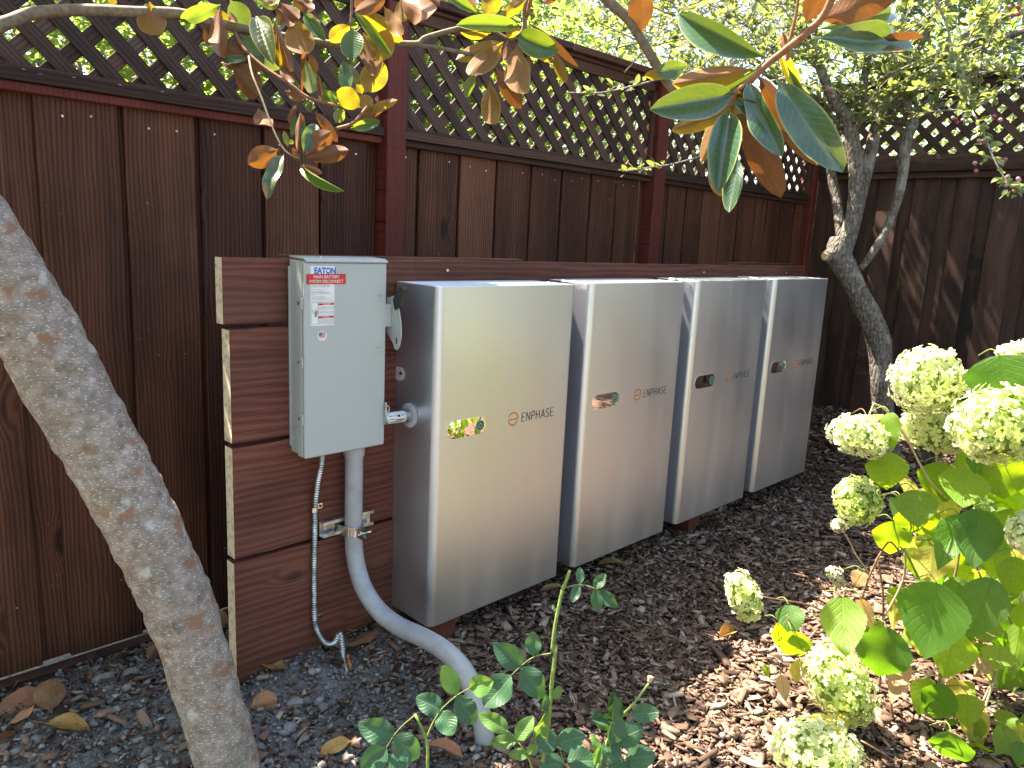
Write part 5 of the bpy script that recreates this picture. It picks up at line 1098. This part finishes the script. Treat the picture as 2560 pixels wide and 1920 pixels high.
rowsB = [((1370, 60), (1350, 312), 215, 'g', HG, 1.70), ((1500, -45), (1560, 195), 250, 'g', HG, 1.66), ((1640, 225), (1590, 452), 235, 'b', HY, 1.72), ((1800, 25), (1655, 375), 180, 'g', HD, 1.64), ((1930, -15), (1880, 358), 270, 'g', HD, 1.58),
 ((1650, 455), (1600, 895), 400, 'g', HD, 1.55), ((2010, 430), (1880, 825), 270, 'b', HD, 1.56), ((1040, 548), (1065, 945), 255, 'g', HG, 1.60), ((1340, 742), (1230, 1125), 330, 'g', HD, 1.56), ((1770, 765), (1690, 1075), 275, 'b', HG, 1.64),
 ((700, 600), (725, 785), 165, 'g', HD, 1.74), ((640, 705), (665, 905), 115, 'g', HG, 1.76), ((720, 765), (765, 1005), 195, 'g', HG, 1.70), ((770, 955), (740, 1095), 95, 'b', HY, 1.74), ((960, 855), (990, 1025), 110, 'b', HY, 1.72), ((575, 1005), (490, 1050), 70, 'g', HG, 1.76),
 ((1620, 1080), (1515, 1312), 175, 'g', HG, 1.62), ((1700, 1108), (1600, 1395), 205, 'g', HD, 1.58), ((1850, 1175), (1850, 1400), 180, 'b', HG, 1.60), ((1975, 680), (1945, 855), 175, 'b', HG, 1.68), ((2065, 865), (2020, 1025), 185, 'b', HG, 1.72),
 ((1750, 1420), (1730, 1700), 240, 'g', HD, 1.52), ((1900, 1310), (1885, 1480), 125, 'b', HG, 1.66), ((2110, 1280), (2080, 1410), 130, 'g', HG, 1.70), ((930, 1300), (880, 1525), 180, 'b', HY, 1.58), ((1060, 1290), (1035, 1480), 70, 'b', HY, 1.62), ((1440, 920), (1370, 1250), 125, 'g', DR, 1.74),
 ((1380, 560), (1375, 745), 70, 'b', HY, 1.78), ((1720, 1335), (1780, 1425), 90, 'g', HD, 1.60), ((2160, 290), (2140, 560), 190, 'g', HG, 1.60), ((2200, 590), (2190, 770), 130, 'g', HG, 1.56), ((2050, 180), (2000, 440), 150, 'b', HG, 1.70), ((2130, -20), (2130, 180), 210, 'g', HG, 1.62),
 ((1160, 560), (1200, 770), 110, 'g', DR, 1.70), ((1180, 385), (1120, 480), 110, 'g', DR, 1.78), ((650, 1050), (680, 1230), 80, 'g', DR, 1.74), ((640, 1360), (655, 1555), 80, 'g', DR, 1.64), ((1060, 920), (1120, 1080), 150, 'g', HY, 1.72), ((2190, 720), (2130, 1050), 140, 'b', HG, 1.74), ((1530, 800), (1545, 880), 90, 'b', HY, 1.8),
 ((2130, 1400), (2020, 1560), 150, 'g', HG, 1.62), ((1900, 1480), (1960, 1640), 140, 'g', HG, 1.64), ((2200, 1480), (2180, 1640), 120, 'g', HD, 1.56), ((1990, 950), (1890, 1050), 100, 'b', DR, 1.78), ((1810, 1100), (1890, 1180), 90, 'b', HG, 1.7), ((1270, 700), (1240, 790), 110, 'b', HG, 1.72), ((1000, 1370), (980, 1500), 90, 'b', HY, 1.66), ((560, 1500), (640, 1440), 30, 'b', DR, 1.8)]
rowsM = [((2055, 640), (2110, 985), 400, 'g', HD, 1.50), ((1352, 1008), (1352, 1228), 115, 'g', HG, 1.60), ((1330, 1262), (1330, 1542), 235, 'g', HG, 1.62), ((1200, 1025), (1230, 1090), 170, 'b', HY, 1.68), ((1700, 1330), (1650, 1605), 260, 'g', HG, 1.66), ((1840, 1368), (1800, 1645), 265, 'g', HG, 1.60), ((2060, 1280), (2080, 1545), 335, 'g', HG, 1.62),
 ((1510, 1505), (1530, 1745), 235, 'g', HG, 1.60), ((1500, 1450), (1430, 1530), 130, 'b', HY, 1.70), ((1760, 885), (1740, 1010), 90, 'g', HD, 1.62), ((1895, 1265), (1900, 1395), 90, 'g', HD, 1.56), ((1810, 1250), (1930, 1400), 170, 'b', HG, 1.68), ((1660, 1500), (1640, 1730), 180, 'b', HG, 1.70), ((1430, 1560), (1380, 1660), 120, 'g', HD, 1.7), ((1200, 1530), (1170, 1710), 60, 'b', HG, 1.62), ((1440, 1340), (1430, 1430), 40, 'g', DR, 1.66), ((2140, 1500), (2050, 1700), 240, 'b', HG, 1.7), ((1980, 1560), (1940, 1700), 120, 'g', HG, 1.72), ((2180, 1000), (2150, 1120), 120, 'b', HG, 1.62)]
for zf, rows in ((ZB, rowsB), (ZM, rowsM)):
    for (b, t, wpx, sd, m_, d) in rows:
        put_leaf('leaf', at(*zf(b), d), at(*zf(t), d+random.uniform(-.05, .05)), px2m(wpx/2.976, d)*1.10, sd, 'hyd', m_, hy, random.uniform(-.22, .22))
        bb_ = zf(b); p = at(*bb_, d); MB().tube([p, p+Vector((random.uniform(-.01, .02), .02, .012)), p+Vector((random.uniform(0, .04), .05, -.01))], [.0012, .0013, .0015], 5, 3).obj('petiole', 'cane brown' if sd == 'b' else 'cane green', hy, True)
rr = random.Random(5)
for k in range(170):   # leaves deeper inside the bush, and unseen ones at right added for reflections
    u, v, d = (rr.uniform(1960, 2260), rr.uniform(1010, 1700), rr.uniform(1.66, 2.0)) if k < 115 else (rr.uniform(2240, 2600), rr.uniform(880, 1500), rr.uniform(1.7, 2.2))
    if u < 2060 and v > 1350: continue
    L = rr.uniform(.07, .13); b = at(u, v, d); t = b+Vector((rr.uniform(-.5, .5), rr.uniform(-.6, .3), -1)).normalized()*L
    put_leaf('leaf', b, t, L*rr.uniform(.6, .85), rr.choice('gb'), 'hyd', rr.choice((HG, HG, HD, HY)), hy, rr.uniform(-.6, .6))
def flower_head(c, axes, n, tone0, name='flower_head', mat='hydrangea petal', fs=.0105, seed=0, parent=hy):
    """florets of four petals over an ellipsoid; axes = three vectors"""
    r = np.random.default_rng(seed+50); A = np.array(axes)       # rows
    g = (1+5**.5)/2; i = np.arange(n)+.5; phi = np.arccos(1-2*i/n); th = 2*PI*i/g
    S = np.stack([np.cos(th)*np.sin(phi), np.sin(th)*np.sin(phi), np.cos(phi)], 1)+r.normal(0, .07, (n, 3)); S /= np.linalg.norm(S, axis=1)[:, None]
    S2 = S*r.uniform(.78, 1.12, (n, 1)); P = S2@A+np.array(c); nrm = S@np.linalg.inv(A.T); nrm /= np.linalg.norm(nrm, axis=1)[:, None]; nrm += r.normal(0, .35, (n, 3)); nrm /= np.linalg.norm(nrm, axis=1)[:, None]
    a = np.cross(nrm, r.normal(size=(n, 3))); a /= np.linalg.norm(a, axis=1)[:, None]; b = np.cross(nrm, a)
    pet = np.array([(0, 0, 0), (.45, -.38, .12), (.95, -.30, .10), (1.08, .0, .02), (.95, .30, .10), (.45, .38, .12)])
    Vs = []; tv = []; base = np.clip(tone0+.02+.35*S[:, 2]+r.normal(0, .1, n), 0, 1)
    for k in range(4):
        an = k*PI/2+r.normal(0, .12, n); ca, sa = np.cos(an), np.sin(an); aa = a*ca[:, None]+b*sa[:, None]; bb2 = -a*sa[:, None]+b*ca[:, None]; s = fs*1.15*r.uniform(.7, 1.12, n)
        cup = r.uniform(-.2, .9, n)
        Vs.append(P[:, None]+s[:, None, None]*(pet[None, :, 0, None]*aa[:, None]+pet[None, :, 1, None]*bb2[:, None]+(pet[None, :, 2]*cup[:, None]*2.2)[..., None]*nrm[:, None])); tv.append(base)
    Vs = np.concatenate(Vs); tv = np.repeat(np.concatenate(tv), 6); m_ = len(Vs); tr_ = np.array([(0, 1, 2), (0, 2, 3), (0, 3, 4), (0, 4, 5)])
    F = (tr_[None]+(np.arange(m_)*6)[:, None, None]).reshape(-1, 3)
    o = link(name, big_mesh(name, Vs.reshape(-1, 3), F, mat, tone=tv), None, parent)
    core = bmesh.new(); bmesh.ops.create_icosphere(core, subdivisions=2, radius=.8)
    for v in core.verts: q = np.array(v.co)@A; v.co = Vector(q+np.array(c))
    cm = bpy.data.meshes.new('flower_core'); core.to_mesh(cm); core.free(); link('flower_core', cm, 'cane green', o)
    return o
def head(u, v, d, rx, ry, rot=0., n=300, tone=.55, seed=0, fs=.0105):
    X, Y = px2m(rx, d)*1.07, px2m(ry, d)*1.07; c, s = math.cos(rad(rot)), math.sin(rad(rot)); cr, cu = np.array(CR), np.array(CU)
    flower_head(at(u, v, d), [(cr*c+cu*s)*X, (cu*c-cr*s)*Y, CF*(X+Y)*.48], n, tone, seed=seed, fs=fs)
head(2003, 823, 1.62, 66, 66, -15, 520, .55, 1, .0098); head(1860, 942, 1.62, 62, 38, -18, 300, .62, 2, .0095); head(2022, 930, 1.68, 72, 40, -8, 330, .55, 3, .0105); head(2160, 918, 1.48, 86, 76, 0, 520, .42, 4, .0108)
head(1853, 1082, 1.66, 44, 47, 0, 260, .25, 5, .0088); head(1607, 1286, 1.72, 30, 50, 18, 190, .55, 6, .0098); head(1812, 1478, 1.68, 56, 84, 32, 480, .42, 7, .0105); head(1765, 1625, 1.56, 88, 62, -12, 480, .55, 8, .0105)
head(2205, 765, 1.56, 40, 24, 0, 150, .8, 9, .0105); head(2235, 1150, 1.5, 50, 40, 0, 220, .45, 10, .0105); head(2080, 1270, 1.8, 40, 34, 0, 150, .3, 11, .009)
head(2330, 1010, 1.75, 70, 60, 0, 260, .6, 12, .0105); head(2420, 1130, 1.8, 70, 60, 0, 260, .6, 13, .0105)  # unseen heads past the right edge, added to reflect in the mirror pills
for (u, v, d, r_) in ((1812, 1135, 1.73, 16), (1803, 1240, 1.74, 17), (1812, 1258, 1.74, 9)):
    X = px2m(r_, d); flower_head(at(u, v, d), [np.array(CR)*X, np.array(CU)*X*.9, CF*X], 34, .8, 'dry_flower_head', 'dry floret', .0075, int(u))

at, px2m = _at, _px
# ------------------------------------------------------------------ roses
def rose(label, canes, leaves, d0, extra=()):
    t = thing('rose_bush', label, 'rose', group='rose shoots at the bottom of the bed')
    def rt(pts, r0, r1, mat='cane green', nm='cane'): MB().tube([at(*ZC(p[:2]), p[2] if len(p) > 2 else d0) for p in pts], [r0+(r1-r0)*i/(len(pts)-1) for i in range(len(pts))], 8, 4, .05, len(pts)).obj(nm, mat, t, True)
    for pts, r0, r1 in canes: rt(pts, r0, r1)
    for stalk, lf in leaves:
        if stalk: rt(stalk, .0011, .0008, nm='leaf_stalk')
        for (b, tp_, wpx, *ex) in lf:
            m_ = ex[0] if ex else 'rose leaf'; d = stalk[-1][2] if stalk and len(stalk[-1]) > 2 else d0
            put_leaf('leaflet', at(*ZC(b), d), at(*ZC(tp_), d+random.uniform(-.02, .01)), px2m(wpx/2.976, d), 'g', 'rose', m_, t, random.uniform(-.2, .2) if len(ex) < 2 else ex[1])
    return t
RL = 'rose leaf light'
rose('tall cut rose cane with compound leaves in the middle of the bottom edge', [
    ([(1290, 1720), (1300, 1640), (1340, 1350), (1362, 1100), (1388, 860)], .0046, .0040), ([(1362, 900), (1378, 760), (1400, 640), (1430, 500)], .0036, .0034), ([(1430, 500), (1455, 440), (1478, 376)], .0036, .0032), ([(1250, 1700), (1215, 1590), (1150, 1480)], .002, .0016)], [
    ([(1438, 490), (1540, 465), (1640, 492), (1675, 512)], [((1545, 462), (1540, 352), 56), ((1535, 475), (1492, 582), 62), ((1635, 490), (1705, 398), 74), ((1640, 498), (1662, 648), 78), ((1668, 508), (1778, 610), 84)]),
    ([(1375, 905), (1250, 930), (1165, 990), (1095, 1055)], [((1245, 925), (1238, 768), 106), ((1168, 988), (998, 858), 150), ((1165, 998), (1318, 1200), 158), ((1100, 1052), (935, 1245), 182)]),
    ([(1240, 1646), (1150, 1480), (1078, 1405)], [((1080, 1402), (902, 1300), 112, RL), ((1140, 1465), (1235, 1318), 110, RL), ((1135, 1472), (972, 1482), 88, RL), ((1212, 1560), (1092, 1552), 72, RL), ((1212, 1560), (1265, 1488), 70, RL), ((1085, 1410), (1040, 1408), 10, RL)]),
    ([(1340, 1380), (1300, 1400), (1280, 1460)], [((1255, 1475), (1320, 1285), 80, RL, .6), ((1365, 1200), (1420, 1135), 60, RL, .6), ((1300, 1280), (1330, 1180), 50, 'rose leaf', .8), ((1405, 1490), (1258, 1455), 142), ((1400, 1490), (1560, 1440), 145)]),
    ([(1440, 1610), (1420, 1550), (1400, 1490)], [((1455, 1605), (1655, 1590), 165), ((1440, 1615), (1285, 1635), 135)]),
    (None, [((1385, 640), (1365, 600), 26), ((1390, 790), (1415, 770), 22)])], 1.50)
rose('low rose shoot with broad leaflets left of the tall cane', [([(565, 1720), (562, 1640), (558, 1470), (482, 1300)], .0034, .0026), ([(556, 1450), (600, 1350), (650, 1272)], .0018, .0014)], [
    ([(600, 1350), (650, 1270), (750, 1180), (832, 1132)], [((750, 1176), (662, 968), 118), ((652, 1272), (500, 1190), 140), ((652, 1278), (725, 1430), 142), ((752, 1182), (870, 1368), 148), ((832, 1136), (985, 1085), 135, RL)]),
    ([(480, 1308), (400, 1375), (345, 1440), (290, 1530)], [((342, 1440), (125, 1370), 160), ((345, 1442), (510, 1590), 168), ((300, 1515), (140, 1660), 160), ((350, 1540), (400, 1680), 130)])], 1.46)
rose('leafy rose shoot with a closed bud right of the tall cane', [([(1640, 1720), (1690, 1560), (1730, 1440), (1790, 1330), (1880, 1240), (1990, 1095)], .003, .0022), ([(1840, 1700), (1810, 1600), (1770, 1480), (1740, 1380)], .0026, .002)], [
    ([(1790, 1330), (1830, 1310), (1870, 1300)], [((1872, 1300), (2048, 1285), 122), ((1780, 1335), (1755, 1148), 100), ((1790, 1340), (1625, 1330), 70)]),
    ([(1790, 1470), (1850, 1520), (1840, 1590)], [((1780, 1460), (1938, 1395), 160), ((1838, 1590), (2020, 1560), 150), ((1835, 1592), (1735, 1660), 140), ((1780, 1485), (1710, 1610), 130), ((1845, 1600), (1900, 1690), 120), ((1850, 1520), (1790, 1400), 110)]),
    (None, [((1740, 1560), (1745, 1180), 85, 'rose leaf', .9), ((1690, 1590), (1620, 1440), 60, RL), ((1720, 1400), (1640, 1300), 80), ((1715, 1640), (1590, 1560), 90), ((1680, 1500), (1640, 1630), 60, RL), ((1760, 1520), (1690, 1500), 70), ((1760, 1290), (1800, 1190), 60)])], 1.50)
p = at(*ZC((1990, 1090)), 1.5); rb = [o for o in COL.objects if o.name.startswith('rose_bush')][-1]
o = MB().cyl(p, p+Vector((.002, 0, .010)), .0045, .0058, 10).obj('bud', 'cane straw', rb, auto=60)
# a dry sprig of fallen twig on the mulch
print('objects', len(bpy.data.objects))
